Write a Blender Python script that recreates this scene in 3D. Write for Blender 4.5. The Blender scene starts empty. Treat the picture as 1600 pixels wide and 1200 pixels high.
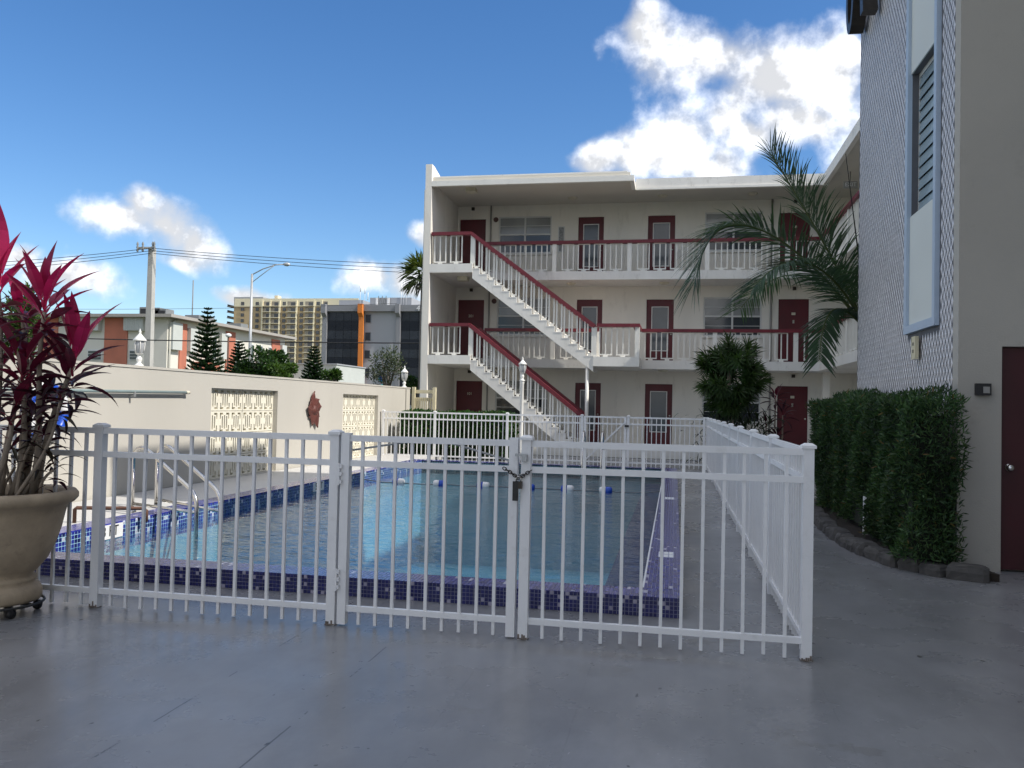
import bpy, math, random
from math import sin, cos, pi, radians, sqrt
from mathutils import Vector, Matrix, Quaternion

# ------------------------------------------------------------------ camera, sky, sun, exposure
S = bpy.context.scene
COL = bpy.context.collection
CAM_H = 1.45
YAW, PITCH, ROLL, FPX = 0.191, 0.0253, 0.0218, 1320.0
_f = Vector((-sin(YAW)*cos(PITCH), cos(YAW)*cos(PITCH), sin(PITCH)))
_r0 = _f.cross(Vector((0, 0, 1))).normalized()
_u0 = _r0.cross(_f)
CR = _r0*cos(ROLL) + _u0*sin(ROLL)
CU = -_r0*sin(ROLL) + _u0*cos(ROLL)
CP = Vector((0, 0, CAM_H))
cd = bpy.data.cameras.new('camera')
cam = bpy.data.objects.new('camera', cd)
COL.objects.link(cam)
m = Matrix((CR, CU, -_f)).transposed().to_4x4()
m.translation = CP
cam.matrix_world = m
cd.sensor_width = 36
cd.lens = 36*FPX/1600
cd.clip_start = 0.05
cd.clip_end = 5000
S.camera = cam

SUN_EL, SUN_AZ = radians(45), radians(99.5)        # azimuth clockwise from +Y
SUN_DIR = Vector((sin(SUN_AZ)*cos(SUN_EL), cos(SUN_AZ)*cos(SUN_EL), sin(SUN_EL)))
sd = bpy.data.lights.new('sun', 'SUN')
sd.energy = 2.0
sd.angle = radians(0.53)
sd.color = (1.0, 0.95, 0.87)
sun = bpy.data.objects.new('sun', sd)
sun.rotation_euler = (-SUN_DIR).to_track_quat('-Z', 'Y').to_euler()
COL.objects.link(sun)

S.view_settings.view_transform = 'Standard'
S.view_settings.look = 'None'
S.view_settings.gamma = 1
S.view_settings.exposure = 1.40
S.cycles.max_bounces = 8
S.cycles.transparent_max_bounces = 12
S.cycles.caustics_reflective = False
S.cycles.caustics_refractive = False


def ray(px, py):
    return (_f*FPX + CR*(px-800) - CU*(py-600)).normalized()


def at(px, py, Y):                                # a photo measurement turned into a point on the plane at depth Y
    d = ray(px, py)
    return CP + d*(Y/d.y)


W = bpy.data.worlds.new('World')
S.world = W
W.use_nodes = True


def build_world():
    nt = W.node_tree
    N, L = nt.nodes, nt.links
    N.clear()
    out = N.new('ShaderNodeOutputWorld')
    bg = N.new('ShaderNodeBackground')
    bg.inputs['Strength'].default_value = 0.10
    L.new(bg.outputs[0], out.inputs[0])
    sky = N.new('ShaderNodeTexSky')
    sky.sky_type = 'NISHITA'
    sky.sun_disc = False
    sky.sun_elevation = SUN_EL
    sky.sun_rotation = SUN_AZ
    sky.air_density = 1.0
    sky.dust_density = 0.3
    sky.ozone_density = 3.0
    hs = N.new('ShaderNodeHueSaturation')
    hs.inputs['Saturation'].default_value = 1.25
    hs.inputs['Hue'].default_value = 0.505
    hs.inputs['Value'].default_value = 0.60
    L.new(sky.outputs[0], hs.inputs['Color'])
    tc = N.new('ShaderNodeTexCoord')

    def math_(op, a, b=None, c=None, clamp=False):
        n = N.new('ShaderNodeMath')
        n.operation = op
        n.use_clamp = clamp
        for i, v in enumerate((a, b, c)):
            if v is None:
                continue
            if isinstance(v, (int, float)):
                n.inputs[i].default_value = v
            else:
                L.new(v, n.inputs[i])
        return n.outputs[0]

    def vmath(op, a, b=None):
        n = N.new('ShaderNodeVectorMath')
        n.operation = op
        for i, v in enumerate((a, b)):
            if v is None:
                continue
            if isinstance(v, (tuple, Vector)):
                n.inputs[i].default_value = v
            else:
                L.new(v, n.inputs[i])
        return n.outputs['Value' if op == 'LENGTH' else 'Vector']
    d = tc.outputs['Generated']
    sep = N.new('ShaderNodeSeparateXYZ')
    L.new(d, sep.inputs[0])
    az = math_('ARCTAN2', sep.outputs[0], sep.outputs[1])
    el = math_('ARCSINE', sep.outputs[2])
    cmb = N.new('ShaderNodeCombineXYZ')
    L.new(az, cmb.inputs[0])
    L.new(el, cmb.inputs[1])
    # warp of the cloud outlines
    wn = N.new('ShaderNodeTexNoise')
    wn.inputs['Scale'].default_value = 9
    wn.inputs['Detail'].default_value = 3
    L.new(d, wn.inputs['Vector'])
    wv = vmath('SUBTRACT', wn.outputs['Color'], (0.5, 0.5, 0.5))
    wv = vmath('MULTIPLY', wv, (0.11, 0.07, 0))
    p = vmath('ADD', cmb.outputs[0], wv)
    blobs = [(1003, 55, 66, 56), (1085, 100, 110, 60), (1215, 120, 130, 82), (1310, 120, 90, 100), (1270, 190, 100, 40),
             (1075, 215, 90, 74), (1150, 180, 70, 50), (1190, 205, 60, 40), (1010, 250, 100, 50), (1135, 250, 72, 60), (925, 262, 60, 36),
             (1400, 200, 120, 110), (1500, 90, 160, 120),
             (175, 338, 105, 40), (212, 315, 62, 46), (255, 348, 100, 50), (312, 378, 58, 50), (290, 405, 60, 26),
             (120, 440, 90, 32), (40, 400, 70, 34), (-60, 430, 90, 60),
             (575, 440, 58, 40), (400, 466, 60, 22), (640, 455, 70, 36), (668, 370, 26, 30), (760, 420, 60, 60)]
    best = None
    for (x, y, rx, ry) in blobs:
        c = ray(x, y)
        a0 = math.atan2(c.x, c.y)
        e0 = math.asin(c.z)
        k = c.dot(_f)
        v = vmath('SUBTRACT', p, (a0, e0, 0))
        v = vmath('MULTIPLY', v, (FPX/(rx*k*k*1.03), FPX/(ry*k), 0))
        ln = vmath('LENGTH', v)
        best = ln if best is None else math_('SMOOTH_MIN', best, ln, 0.4)
    blob = math_('SUBTRACT', 1.0, best)
    blob = math_('MULTIPLY', blob, 0.85)
    blob = math_('MAXIMUM', blob, -0.9)
    # heavier cloud cover added outside the frame to lift the fill light
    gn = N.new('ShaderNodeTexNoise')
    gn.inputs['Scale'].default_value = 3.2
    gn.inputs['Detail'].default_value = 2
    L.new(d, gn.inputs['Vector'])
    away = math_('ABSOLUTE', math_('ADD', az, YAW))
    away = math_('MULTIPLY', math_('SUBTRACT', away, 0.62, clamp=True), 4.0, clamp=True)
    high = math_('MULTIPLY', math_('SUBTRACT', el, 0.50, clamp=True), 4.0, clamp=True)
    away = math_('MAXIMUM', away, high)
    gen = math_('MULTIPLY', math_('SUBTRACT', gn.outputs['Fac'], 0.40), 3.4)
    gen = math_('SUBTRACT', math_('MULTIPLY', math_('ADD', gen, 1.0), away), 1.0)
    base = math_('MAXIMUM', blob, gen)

    def fbm(vec, sc, det):
        n = N.new('ShaderNodeTexNoise')
        n.inputs['Scale'].default_value = sc
        n.inputs['Detail'].default_value = det
        n.inputs['Roughness'].default_value = 0.58
        L.new(vec, n.inputs['Vector'])
        return n.outputs['Fac']
    n1 = fbm(d, 13, 9)
    off = vmath('ADD', d, (0.012, 0.0, 0.016))
    n2 = fbm(off, 13, 5)
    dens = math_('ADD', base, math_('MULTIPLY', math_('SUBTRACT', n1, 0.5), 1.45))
    mr = N.new('ShaderNodeMapRange')
    mr.interpolation_type = 'SMOOTHSTEP'
    mr.inputs['From Min'].default_value = -0.10
    mr.inputs['From Max'].default_value = 0.62
    L.new(dens, mr.inputs['Value'])
    alpha = mr.outputs[0]
    relief = math_('MULTIPLY', math_('SUBTRACT', n1, n2), 2.4)
    n3 = fbm(d, 5.5, 4)
    thick = math_('MULTIPLY', math_('SUBTRACT', n3, 0.50), 1.1)
    lum = math_('ADD', math_('SUBTRACT', 0.58, thick), relief)
    lum = math_('MINIMUM', math_('MAXIMUM', lum, 0.40), 0.95)
    ccol = vmath('MULTIPLY', (0.97, 0.985, 1.02), (1, 1, 1))
    sc = N.new('ShaderNodeVectorMath')
    sc.operation = 'SCALE'
    L.new(ccol, sc.inputs[0])
    L.new(math_('MULTIPLY', lum, 7.6), sc.inputs['Scale'])
    mix = N.new('ShaderNodeMix')
    mix.data_type = 'RGBA'
    L.new(math_('MULTIPLY', alpha, 0.97), mix.inputs['Factor'])
    L.new(hs.outputs[0], mix.inputs['A'])
    L.new(sc.outputs[0], mix.inputs['B'])
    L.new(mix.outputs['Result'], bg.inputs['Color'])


build_world()

# ------------------------------------------------------------------ helpers
ORIG = {}


def tag(o, label=None, cat=None, group=None, kind=None):
    for k, v in (('label', label), ('category', cat), ('group', group), ('kind', kind)):
        if v:
            o[k] = v
    return o


def thing(name, label, cat, loc=(0, 0, 0), group=None, rotz=0):
    o = bpy.data.objects.new(name, None)
    o.empty_display_size = 0.1
    COL.objects.link(o)
    o.location = loc
    o.rotation_euler = (0, 0, rotz)
    ORIG[o.name] = Vector(loc)
    return tag(o, label, cat, group)


def origin(o):
    return ORIG.get(o.name, Vector((0, 0, 0))) if o else Vector((0, 0, 0))


class MB:
    def __init__(s):
        s.v, s.f, s.c, s.col = [], [], [], (1, 1, 1)

    def face(s, pts):
        n = len(s.v)
        s.v += [tuple(p) for p in pts]
        s.f.append(tuple(range(n, n+len(pts))))
        s.c.append(s.col)

    def box(s, x0, y0, z0, x1, y1, z1):
        n = len(s.v)
        s.v += [(x0, y0, z0), (x1, y0, z0), (x1, y1, z0), (x0, y1, z0), (x0, y0, z1), (x1, y0, z1), (x1, y1, z1), (x0, y1, z1)]
        for q in ((0, 3, 2, 1), (4, 5, 6, 7), (0, 1, 5, 4), (1, 2, 6, 5), (2, 3, 7, 6), (3, 0, 4, 7)):
            s.f.append(tuple(n+i for i in q))
            s.c.append(s.col)
        return s

    def cbox(s, x, y, z0, w, d, h):
        return s.box(x-w/2, y-d/2, z0, x+w/2, y+d/2, z0+h)

    def bar(s, a, b, w, h, up=(0, 0, 1)):
        a, b = Vector(a), Vector(b)
        t = (b-a).normalized()
        sd_ = t.cross(Vector(up))
        if sd_.length < 1e-4:
            sd_ = t.cross(Vector((1, 0, 0)))
        sd_.normalize()
        u = sd_.cross(t)
        n = len(s.v)
        for p in (a, b):
            for i, j in ((-1, -1), (1, -1), (1, 1), (-1, 1)):
                s.v.append(tuple(p + sd_*(i*w/2) + u*(j*h/2)))
        for q in ((0, 1, 2, 3), (7, 6, 5, 4), (0, 4, 5, 1), (1, 5, 6, 2), (2, 6, 7, 3), (3, 7, 4, 0)):
            s.f.append(tuple(n+i for i in q))
            s.c.append(s.col)
        return s

    def tube(s, pts, r, n=8, cap=True):
        pts = [Vector(p) for p in pts]
        k = len(pts)
        rs = r if isinstance(r, (list, tuple)) else [r]*k
        ref = None
        base = len(s.v)
        for i, p in enumerate(pts):
            t = (pts[min(i+1, k-1)] - pts[max(i-1, 0)]).normalized()
            if ref is None:
                ref = t.orthogonal().normalized()
            ref = (ref - t*ref.dot(t)).normalized()
            b = t.cross(ref)
            for j in range(n):
                a = 2*pi*j/n
                s.v.append(tuple(p + (ref*cos(a) + b*sin(a))*rs[i]))
        for i in range(k-1):
            for j in range(n):
                s.f.append((base+i*n+j, base+i*n+(j+1) % n, base+(i+1)*n+(j+1) % n, base+(i+1)*n+j))
                s.c.append(s.col)
        if cap:
            s.f.append(tuple(base+j for j in reversed(range(n))))
            s.f.append(tuple(base+(k-1)*n+j for j in range(n)))
            s.c += [s.col, s.col]
        return s

    def lathe(s, prof, n=24, c=(0, 0, 0)):
        base = len(s.v)
        for (r, z) in prof:
            for j in range(n):
                a = 2*pi*j/n
                s.v.append((c[0]+r*cos(a), c[1]+r*sin(a), c[2]+z))
        for i in range(len(prof)-1):
            for j in range(n):
                s.f.append((base+i*n+j, base+i*n+(j+1) % n, base+(i+1)*n+(j+1) % n, base+(i+1)*n+j))
                s.c.append(s.col)
        return s

    def prism(s, poly, axis, d0, d1):
        """poly in the plane across axis ('x': (y,z), 'y': (x,z), 'z': (x,y)), swept from d0 to d1"""
        def mp(u, v, d):
            return {'x': (d, u, v), 'y': (u, d, v), 'z': (u, v, d)}[axis]
        n = len(s.v)
        k = len(poly)
        s.v += [mp(u, v, d0) for u, v in poly] + [mp(u, v, d1) for u, v in poly]
        s.f.append(tuple(n+i for i in range(k)))
        s.f.append(tuple(n+k+i for i in reversed(range(k))))
        s.c += [s.col]*2
        for i in range(k):
            j = (i+1) % k
            s.f.append((n+i, n+k+i, n+k+j, n+j))
            s.c.append(s.col)
        return s

    def slab(s, u0, u1, v0, v1, holes, d0, d1, axis):
        """a solid plate with rectangular openings right through it"""
        def mp(u, v, d):
            return {'x': (d, u, v), 'y': (u, d, v), 'z': (u, v, d)}[axis]
        us = sorted({round(x, 5) for h in holes for x in h[:2] if u0 < x < u1} | {u0, u1})
        vs = sorted({round(x, 5) for h in holes for x in h[2:] if v0 < x < v1} | {v0, v1})
        nu, nv = len(us)-1, len(vs)-1

        def solid(i, j):
            if not (0 <= i < nu and 0 <= j < nv):
                return False
            cu, cv = (us[i]+us[i+1])/2, (vs[j]+vs[j+1])/2
            return not any(h[0] < cu < h[1] and h[2] < cv < h[3] for h in holes)
        for i in range(nu):
            for j in range(nv):
                if not solid(i, j):
                    continue
                a, b, c_, d_ = us[i], us[i+1], vs[j], vs[j+1]
                s.face([mp(a, c_, d0), mp(b, c_, d0), mp(b, d_, d0), mp(a, d_, d0)])
                s.face([mp(a, d_, d1), mp(b, d_, d1), mp(b, c_, d1), mp(a, c_, d1)])
                if not solid(i-1, j):
                    s.face([mp(a, c_, d1), mp(a, c_, d0), mp(a, d_, d0), mp(a, d_, d1)])
                if not solid(i+1, j):
                    s.face([mp(b, c_, d0), mp(b, c_, d1), mp(b, d_, d1), mp(b, d_, d0)])
                if not solid(i, j-1):
                    s.face([mp(a, c_, d1), mp(b, c_, d1), mp(b, c_, d0), mp(a, c_, d0)])
                if not solid(i, j+1):
                    s.face([mp(a, d_, d0), mp(b, d_, d0), mp(b, d_, d1), mp(a, d_, d1)])
        return s

    def mesh(s, name, mat, off=(0, 0, 0), smooth=False, colors=False):
        me = bpy.data.meshes.new(name)
        ox, oy, oz = off
        me.from_pydata([(x-ox, y-oy, z-oz) for x, y, z in s.v], [], s.f)
        if smooth:
            me.polygons.foreach_set('use_smooth', [True]*len(me.polygons))
        if colors:
            at_ = me.attributes.new('Col', 'FLOAT_COLOR', 'FACE')
            flat = []
            for c in s.c:
                flat += [c[0], c[1], c[2], 1.0]
            at_.data.foreach_set('color', flat)
        me.materials.append(mat)
        return me

    def build(s, name, mat, parent=None, smooth=False, colors=False, at_=None):
        off = Vector(at_) if at_ is not None else origin(parent)
        me = s.mesh(name, mat, off, smooth, colors)
        o = bpy.data.objects.new(name, me)
        COL.objects.link(o)
        if parent:
            o.parent = parent
            ORIG[o.name] = off
            o.location = off - origin(parent)
        else:
            o.location = off
            ORIG[o.name] = off
        return o


def inst(name, me, parent, loc, rot=(0, 0, 0), scale=None):
    o = bpy.data.objects.new(name, me)
    COL.objects.link(o)
    if parent:
        o.parent = parent
    loc = Vector(loc)
    o.location = loc - origin(parent)
    o.rotation_euler = rot
    if scale is not None:
        o.scale = scale
    ORIG[o.name] = loc
    return o


def text_mesh(txt, size, extrude, mat):
    cu = bpy.data.curves.new('lettering', 'FONT')
    cu.body = txt
    cu.size = size
    cu.extrude = extrude
    cu.align_x = 'CENTER'
    cu.align_y = 'CENTER'
    o = bpy.data.objects.new('lettering', cu)
    COL.objects.link(o)
    dg = bpy.context.evaluated_depsgraph_get()
    me = bpy.data.meshes.new_from_object(o.evaluated_get(dg))
    bpy.data.objects.remove(o)
    me.materials.clear()
    me.materials.append(mat)
    return me


# ------------------------------------------------------------------ materials
def nodes_of(name):
    mt = bpy.data.materials.new(name)
    mt.use_nodes = True
    nt = mt.node_tree
    return mt, nt.nodes, nt.links, nt.nodes['Principled BSDF']


def add_noise(N, L, scale, detail=4, rough=0.55, vec=None, stretch=None):
    t = N.new('ShaderNodeTexNoise')
    t.inputs['Scale'].default_value = scale
    t.inputs['Detail'].default_value = detail
    t.inputs['Roughness'].default_value = rough
    tc = N.new('ShaderNodeNewGeometry')
    v = tc.outputs['Position']
    if stretch:
        mp = N.new('ShaderNodeVectorMath')
        mp.operation = 'MULTIPLY'
        mp.inputs[1].default_value = stretch
        L.new(v, mp.inputs[0])
        v = mp.outputs[0]
    L.new(v, t.inputs['Vector'])
    return t.outputs['Fac']


def ramp(N, L, fac, stops):
    r = N.new('ShaderNodeValToRGB')
    e = r.color_ramp.elements
    while len(e) < len(stops):
        e.new(0.5)
    for el_, (p, c) in zip(e, stops):
        el_.position = p
        el_.color = (c[0], c[1], c[2], 1) if isinstance(c, (tuple, list)) else (c, c, c, 1)
    L.new(fac, r.inputs[0])
    return r.outputs['Color']


def mixc(N, L, fac, a, b, mode='MIX'):
    n = N.new('ShaderNodeMix')
    n.data_type = 'RGBA'
    n.blend_type = mode
    for key, v in (('Factor', fac), ('A', a), ('B', b)):
        if isinstance(v, (int, float)):
            n.inputs[key].default_value = v
        elif isinstance(v, (tuple, list)):
            n.inputs[key].default_value = (v[0], v[1], v[2], 1)
        else:
            L.new(v, n.inputs[key])
    return n.outputs['Result']


def paint(name, col, rough=0.6, var=0.12, scale=1.5, grime=None, bump=0.0, bscale=60, metal=0.0, spec=0.5, streak=False):
    """painted / plastered surface: base colour with broad mottling, optional dirt and fine relief"""
    mt, N, L, P = nodes_of(name)
    n1 = add_noise(N, L, scale, 6, 0.6, stretch=(1, 1, 0.25) if streak else None)
    lo = tuple(c*(1-var) for c in col)
    hi = tuple(min(1, c*(1+var*0.6)) for c in col)
    c = ramp(N, L, n1, [(0.3, lo), (0.7, hi)])
    if grime:
        g = add_noise(N, L, scale*3.1, 8, 0.7, stretch=(1, 1, 0.3) if streak else None)
        gm = ramp(N, L, g, [(0.56, 0.0), (0.72, 1.0)])
        n = N.new('ShaderNodeMath')
        n.operation = 'MULTIPLY'
        n.inputs[1].default_value = grime[1]
        L.new(gm, n.inputs[0])
        c = mixc(N, L, n.outputs[0], c, grime[0])
    L.new(c, P.inputs['Base Color'])
    P.inputs['Metallic'].default_value = metal
    P.inputs['Specular IOR Level'].default_value = spec
    r = add_noise(N, L, scale*4, 4)
    rr = ramp(N, L, r, [(0.3, max(0.02, rough-0.08)), (0.7, min(1, rough+0.08))])
    L.new(rr, P.inputs['Roughness'])
    if bump:
        b = N.new('ShaderNodeBump')
        b.inputs['Strength'].default_value = bump
        b.inputs['Distance'].default_value = 0.01
        L.new(add_noise(N, L, bscale, 5, 0.6), b.inputs['Height'])
        L.new(b.outputs[0], P.inputs['Normal'])
    return mt


def glass_dark(name, col, rough=0.06):
    mt, N, L, P = nodes_of(name)
    c = ramp(N, L, add_noise(N, L, 0.7, 3), [(0.35, tuple(x*0.75 for x in col)), (0.65, tuple(x*1.2 for x in col))])
    L.new(c, P.inputs['Base Color'])
    P.inputs['Roughness'].default_value = rough
    P.inputs['Specular IOR Level'].default_value = 0.6
    return mt


def attr_mat(name, rough=0.25, mul=(1, 1, 1), spec=0.5, coat=0.0):
    mt, N, L, P = nodes_of(name)
    a = N.new('ShaderNodeAttribute')
    a.attribute_name = 'Col'
    c = mixc(N, L, 1.0, a.outputs['Color'], mul, 'MULTIPLY')
    L.new(c, P.inputs['Base Color'])
    P.inputs['Roughness'].default_value = rough
    P.inputs['Specular IOR Level'].default_value = spec
    return mt


def leaf_mat(name, trans=0.3, rough=0.5, tint=(1, 1, 1), tcol=(1.4, 1.5, 0.6)):
    mt, N, L, P = nodes_of(name)
    a = N.new('ShaderNodeAttribute')
    a.attribute_name = 'Col'
    c = mixc(N, L, 1.0, a.outputs['Color'], tint, 'MULTIPLY')
    L.new(c, P.inputs['Base Color'])
    P.inputs['Roughness'].default_value = rough
    P.inputs['Specular IOR Level'].default_value = 0.35
    tr = N.new('ShaderNodeBsdfTranslucent')
    L.new(mixc(N, L, 1.0, c, tcol, 'MULTIPLY'), tr.inputs['Color'])
    mx = N.new('ShaderNodeMixShader')
    mx.inputs[0].default_value = trans
    out = N['Material Output']
    L.new(P.outputs[0], mx.inputs[1])
    L.new(tr.outputs[0], mx.inputs[2])
    L.new(mx.outputs[0], out.inputs[0])
    return mt


def deck_mat():
    mt, N, L, P = nodes_of('grey deck paint')
    n1 = add_noise(N, L, 0.55, 6, 0.6)
    c = ramp(N, L, n1, [(0.3, (0.215, 0.216, 0.222)), (0.7, (0.275, 0.277, 0.284))])
    # bare, peeled patches
    n2 = add_noise(N, L, 1.3, 9, 0.66, stretch=(1, 1.1, 1))
    pm = ramp(N, L, n2, [(0.60, 0.0), (0.625, 1.0)])
    pp = N.new('ShaderNodeMath')
    pp.operation = 'MULTIPLY'
    pp.inputs[1].default_value = 0.55
    zm = ramp(N, L, add_noise(N, L, 0.33, 2), [(0.43, 0.0), (0.54, 1.0)])
    pm = mixc(N, L, 1.0, pm, zm, 'MULTIPLY')
    L.new(pm, pp.inputs[0])
    c = mixc(N, L, pp.outputs[0], c, (0.19, 0.185, 0.175))
    st = ramp(N, L, add_noise(N, L, 0.9, 8, 0.68, stretch=(1.3, 0.6, 1)), [(0.40, 0.78), (0.62, 1.06)])
    c = mixc(N, L, 1.0, c, st, 'MULTIPLY')
    # scuffs and small dark chips
    n3 = add_noise(N, L, 14, 3, 0.5, stretch=(1, 0.5, 1))
    ch = ramp(N, L, n3, [(0.715, 0.0), (0.74, 1.0)])
    c = mixc(N, L, ch, c, (0.07, 0.07, 0.07))
    # broken joint lines along Y, one every 0.61 m
    g = N.new('ShaderNodeNewGeometry')
    sp = N.new('ShaderNodeSeparateXYZ')
    L.new(g.outputs['Position'], sp.inputs[0])

    def mth(op, a, b):
        n = N.new('ShaderNodeMath')
        n.operation = op
        for i, v in enumerate((a, b)):
            if isinstance(v, (int, float)):
                n.inputs[i].default_value = v
            else:
                L.new(v, n.inputs[i])
        return n.outputs[0]
    wob = mth('MULTIPLY', mth('SUBTRACT', add_noise(N, L, 5, 3), 0.5), 0.012)
    xx = mth('ADD', sp.outputs[0], wob)
    fr = mth('PINGPONG', mth('ADD', xx, 2.268+61.0), 0.305)
    ln = mth('LESS_THAN', fr, 0.0042)
    br = add_noise(N, L, 2.6, 5, 0.7)
    ln = mth('MULTIPLY', ln, mth('GREATER_THAN', br, 0.5))
    yy = mth('PINGPONG', mth('ADD', mth('ADD', sp.outputs[1], wob), 100.02), 1.22)
    ln2 = mth('MULTIPLY', mth('LESS_THAN', yy, 0.004), mth('GREATER_THAN', br, 0.58))
    zone = mth('MULTIPLY', mth('LESS_THAN', sp.outputs[0], -1.3), mth('GREATER_THAN', sp.outputs[0], -2.6))
    zone = mth('ADD', mth('MULTIPLY', zone, 0.85), 0.15)
    ln = mth('MULTIPLY', mth('MAXIMUM', ln, mth('MULTIPLY', ln2, 0.25)), zone)
    c = mixc(N, L, mth('MULTIPLY', ln, 0.7), c, (0.035, 0.035, 0.038))
    L.new(c, P.inputs['Base Color'])
    r1 = add_noise(N, L, 0.8, 6, 0.65)
    L.new(ramp(N, L, r1, [(0.35, 0.19), (0.7, 0.40)]), P.inputs['Roughness'])
    P.inputs['Specular IOR Level'].default_value = 0.5
    h = mth('SUBTRACT', mth('MULTIPLY', add_noise(N, L, 3.0, 7, 0.6), 0.5), mth('MULTIPLY', pm, 0.12))
    h = mth('SUBTRACT', h, mth('MULTIPLY', ln, 0.5))
    b = N.new('ShaderNodeBump')
    b.inputs['Strength'].default_value = 0.16
    b.inputs['Distance'].default_value = 0.02
    L.new(h, b.inputs['Height'])
    L.new(b.outputs[0], P.inputs['Normal'])
    return mt


def water_mat():
    mt, N, L, P = nodes_of('pool water')
    N.remove(P)
    out = N['Material Output']
    tr = N.new('ShaderNodeBsdfTransparent')
    tr.inputs['Color'].default_value = (0.64, 0.88, 0.95, 1)
    gl = N.new('ShaderNodeBsdfGlossy')
    gl.inputs['Roughness'].default_value = 0.02
    gl.inputs['Color'].default_value = (0.95, 0.97, 1, 1)
    fr = N.new('ShaderNodeFresnel')
    fr.inputs['IOR'].default_value = 1.40
    b = N.new('ShaderNodeBump')
    b.inputs['Strength'].default_value = 0.85
    b.inputs['Distance'].default_value = 0.035
    n1 = add_noise(N, L, 3.0, 3, 0.5, stretch=(0.8, 1.3, 1))
    n2 = add_noise(N, L, 11.0, 3, 0.5, stretch=(0.7, 1.5, 1))
    ad = N.new('ShaderNodeMath')
    ad.operation = 'MULTIPLY_ADD'
    ad.inputs[1].default_value = 0.42
    L.new(n2, ad.inputs[0])
    L.new(n1, ad.inputs[2])
    L.new(ad.outputs[0], b.inputs['Height'])
    L.new(b.outputs[0], gl.inputs['Normal'])
    mx = N.new('ShaderNodeMixShader')
    L.new(fr.outputs[0], mx.inputs[0])
    L.new(tr.outputs[0], mx.inputs[1])
    L.new(gl.outputs[0], mx.inputs[2])
    L.new(mx.outputs[0], out.inputs[0])
    return mt


M = {}
M['deck'] = deck_mat()
M['water'] = water_mat()
M['ground'] = paint('asphalt and grass', (0.09, 0.10, 0.06), 0.9, 0.3, 0.2)
M['cream'] = paint('cream stucco', (0.78, 0.745, 0.67), 0.8, 0.07, 0.8, ((0.40, 0.37, 0.32), 0.35), 0.25, 90, streak=True)
M['pwall'] = paint('warm white wall paint', (0.475, 0.452, 0.402), 0.75, 0.05, 0.5, ((0.36, 0.34, 0.30), 0.25), 0.12, 40, streak=True)
M['block'] = paint('cream breeze block', (0.74, 0.70, 0.58), 0.8, 0.08, 4, ((0.4, 0.37, 0.3), 0.2), 0.2, 80)
M['trimwhite'] = paint('white balcony paint', (0.78, 0.76, 0.70), 0.6, 0.07, 2, ((0.4, 0.38, 0.34), 0.25))
M['slabpaint'] = paint('grey white slab paint', (0.76, 0.74, 0.69), 0.7, 0.09, 1.2, ((0.33, 0.31, 0.27), 0.45), 0.1, 50, streak=True)
M['soffit'] = paint('soffit paint', (0.60, 0.57, 0.50), 0.8, 0.07, 1.0)
M['red'] = paint('burgundy rail paint', (0.15, 0.010, 0.020), 0.5, 0.2, 3)
M['doorred'] = paint('dark red door paint', (0.10, 0.008, 0.014), 0.5, 0.2, 2)
M['fence'] = paint('white fence coating', (0.80, 0.80, 0.80), 0.42, 0.06, 3, ((0.45, 0.43, 0.40), 0.25))
M['lampwhite'] = paint('white lamp metal', (0.78, 0.77, 0.73), 0.45, 0.05, 5)
M['steel'] = paint('stainless steel', (0.62, 0.60, 0.57), 0.18, 0.1, 5, metal=1.0)
M['rust'] = paint('rusted steel', (0.10, 0.045, 0.028), 0.75, 0.4, 18)
M['artrust'] = paint('rust red metal art', (0.105, 0.030, 0.022), 0.6, 0.35, 12)
M['grout'] = paint('pale grout', (0.42, 0.42, 0.50), 0.8, 0.1, 20)
M['darkgrout'] = paint('lilac grout', (0.30, 0.28, 0.38), 0.8, 0.1, 20)
M['tile'] = attr_mat('glazed pool tile', 0.16)
M['plaster'] = paint('aqua pool plaster', (0.36, 0.62, 0.72), 0.6, 0.08, 1)
M['ledge'] = paint('purple ledge tile', (0.13, 0.10, 0.24), 0.4, 0.35, 24)
M['white'] = paint('plain white', (0.75, 0.75, 0.75), 0.5, 0.05, 5)
M['black'] = paint('plain black', (0.015, 0.015, 0.016), 0.5, 0.1, 5)
M['blue'] = paint('blue plastic', (0.01, 0.07, 0.45), 0.35, 0.1, 8)
M['rope'] = paint('dull rope', (0.18, 0.2, 0.22), 0.8, 0.2, 40)
M['frame'] = paint('aluminium window frame', (0.62, 0.62, 0.60), 0.4, 0.06, 4, metal=0.0)
M['pane'] = glass_dark('dark window glass', (0.035, 0.042, 0.05))
M['paneblind'] = glass_dark('glass over pale blind', (0.27, 0.28, 0.28), 0.12)
M['doorglass'] = glass_dark('door glass over blind', (0.07, 0.085, 0.10), 0.15)
M['pipe'] = paint('grey pipe', (0.30, 0.29, 0.27), 0.6, 0.1, 3)
M['alarm'] = paint('brown alarm bell', (0.12, 0.06, 0.05), 0.5, 0.2, 6)
M['stain'] = paint('stained lamp plastic', (0.62, 0.58, 0.46), 0.6, 0.15, 7)
M['emb'] = paint('embossed blue white tile', (0.62, 0.60, 0.61), 0.30, 0.14, 7)
M['embback'] = paint('dark grey backing', (0.11, 0.11, 0.12), 0.7, 0.1, 5)
M['framepale'] = paint('pale blue strip frame', (0.42, 0.50, 0.60), 0.5, 0.06, 3)
M['panel'] = paint('pale infill panel', (0.62, 0.64, 0.60), 0.6, 0.04, 1)
M['louvre'] = glass_dark('louvre glass', (0.32, 0.41, 0.46), 0.05)
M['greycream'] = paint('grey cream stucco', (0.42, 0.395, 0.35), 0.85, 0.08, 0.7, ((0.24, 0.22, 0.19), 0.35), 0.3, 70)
M['bronze'] = paint('dark bronze letters', (0.05, 0.042, 0.035), 0.4, 0.2, 6, metal=0.6)
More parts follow.
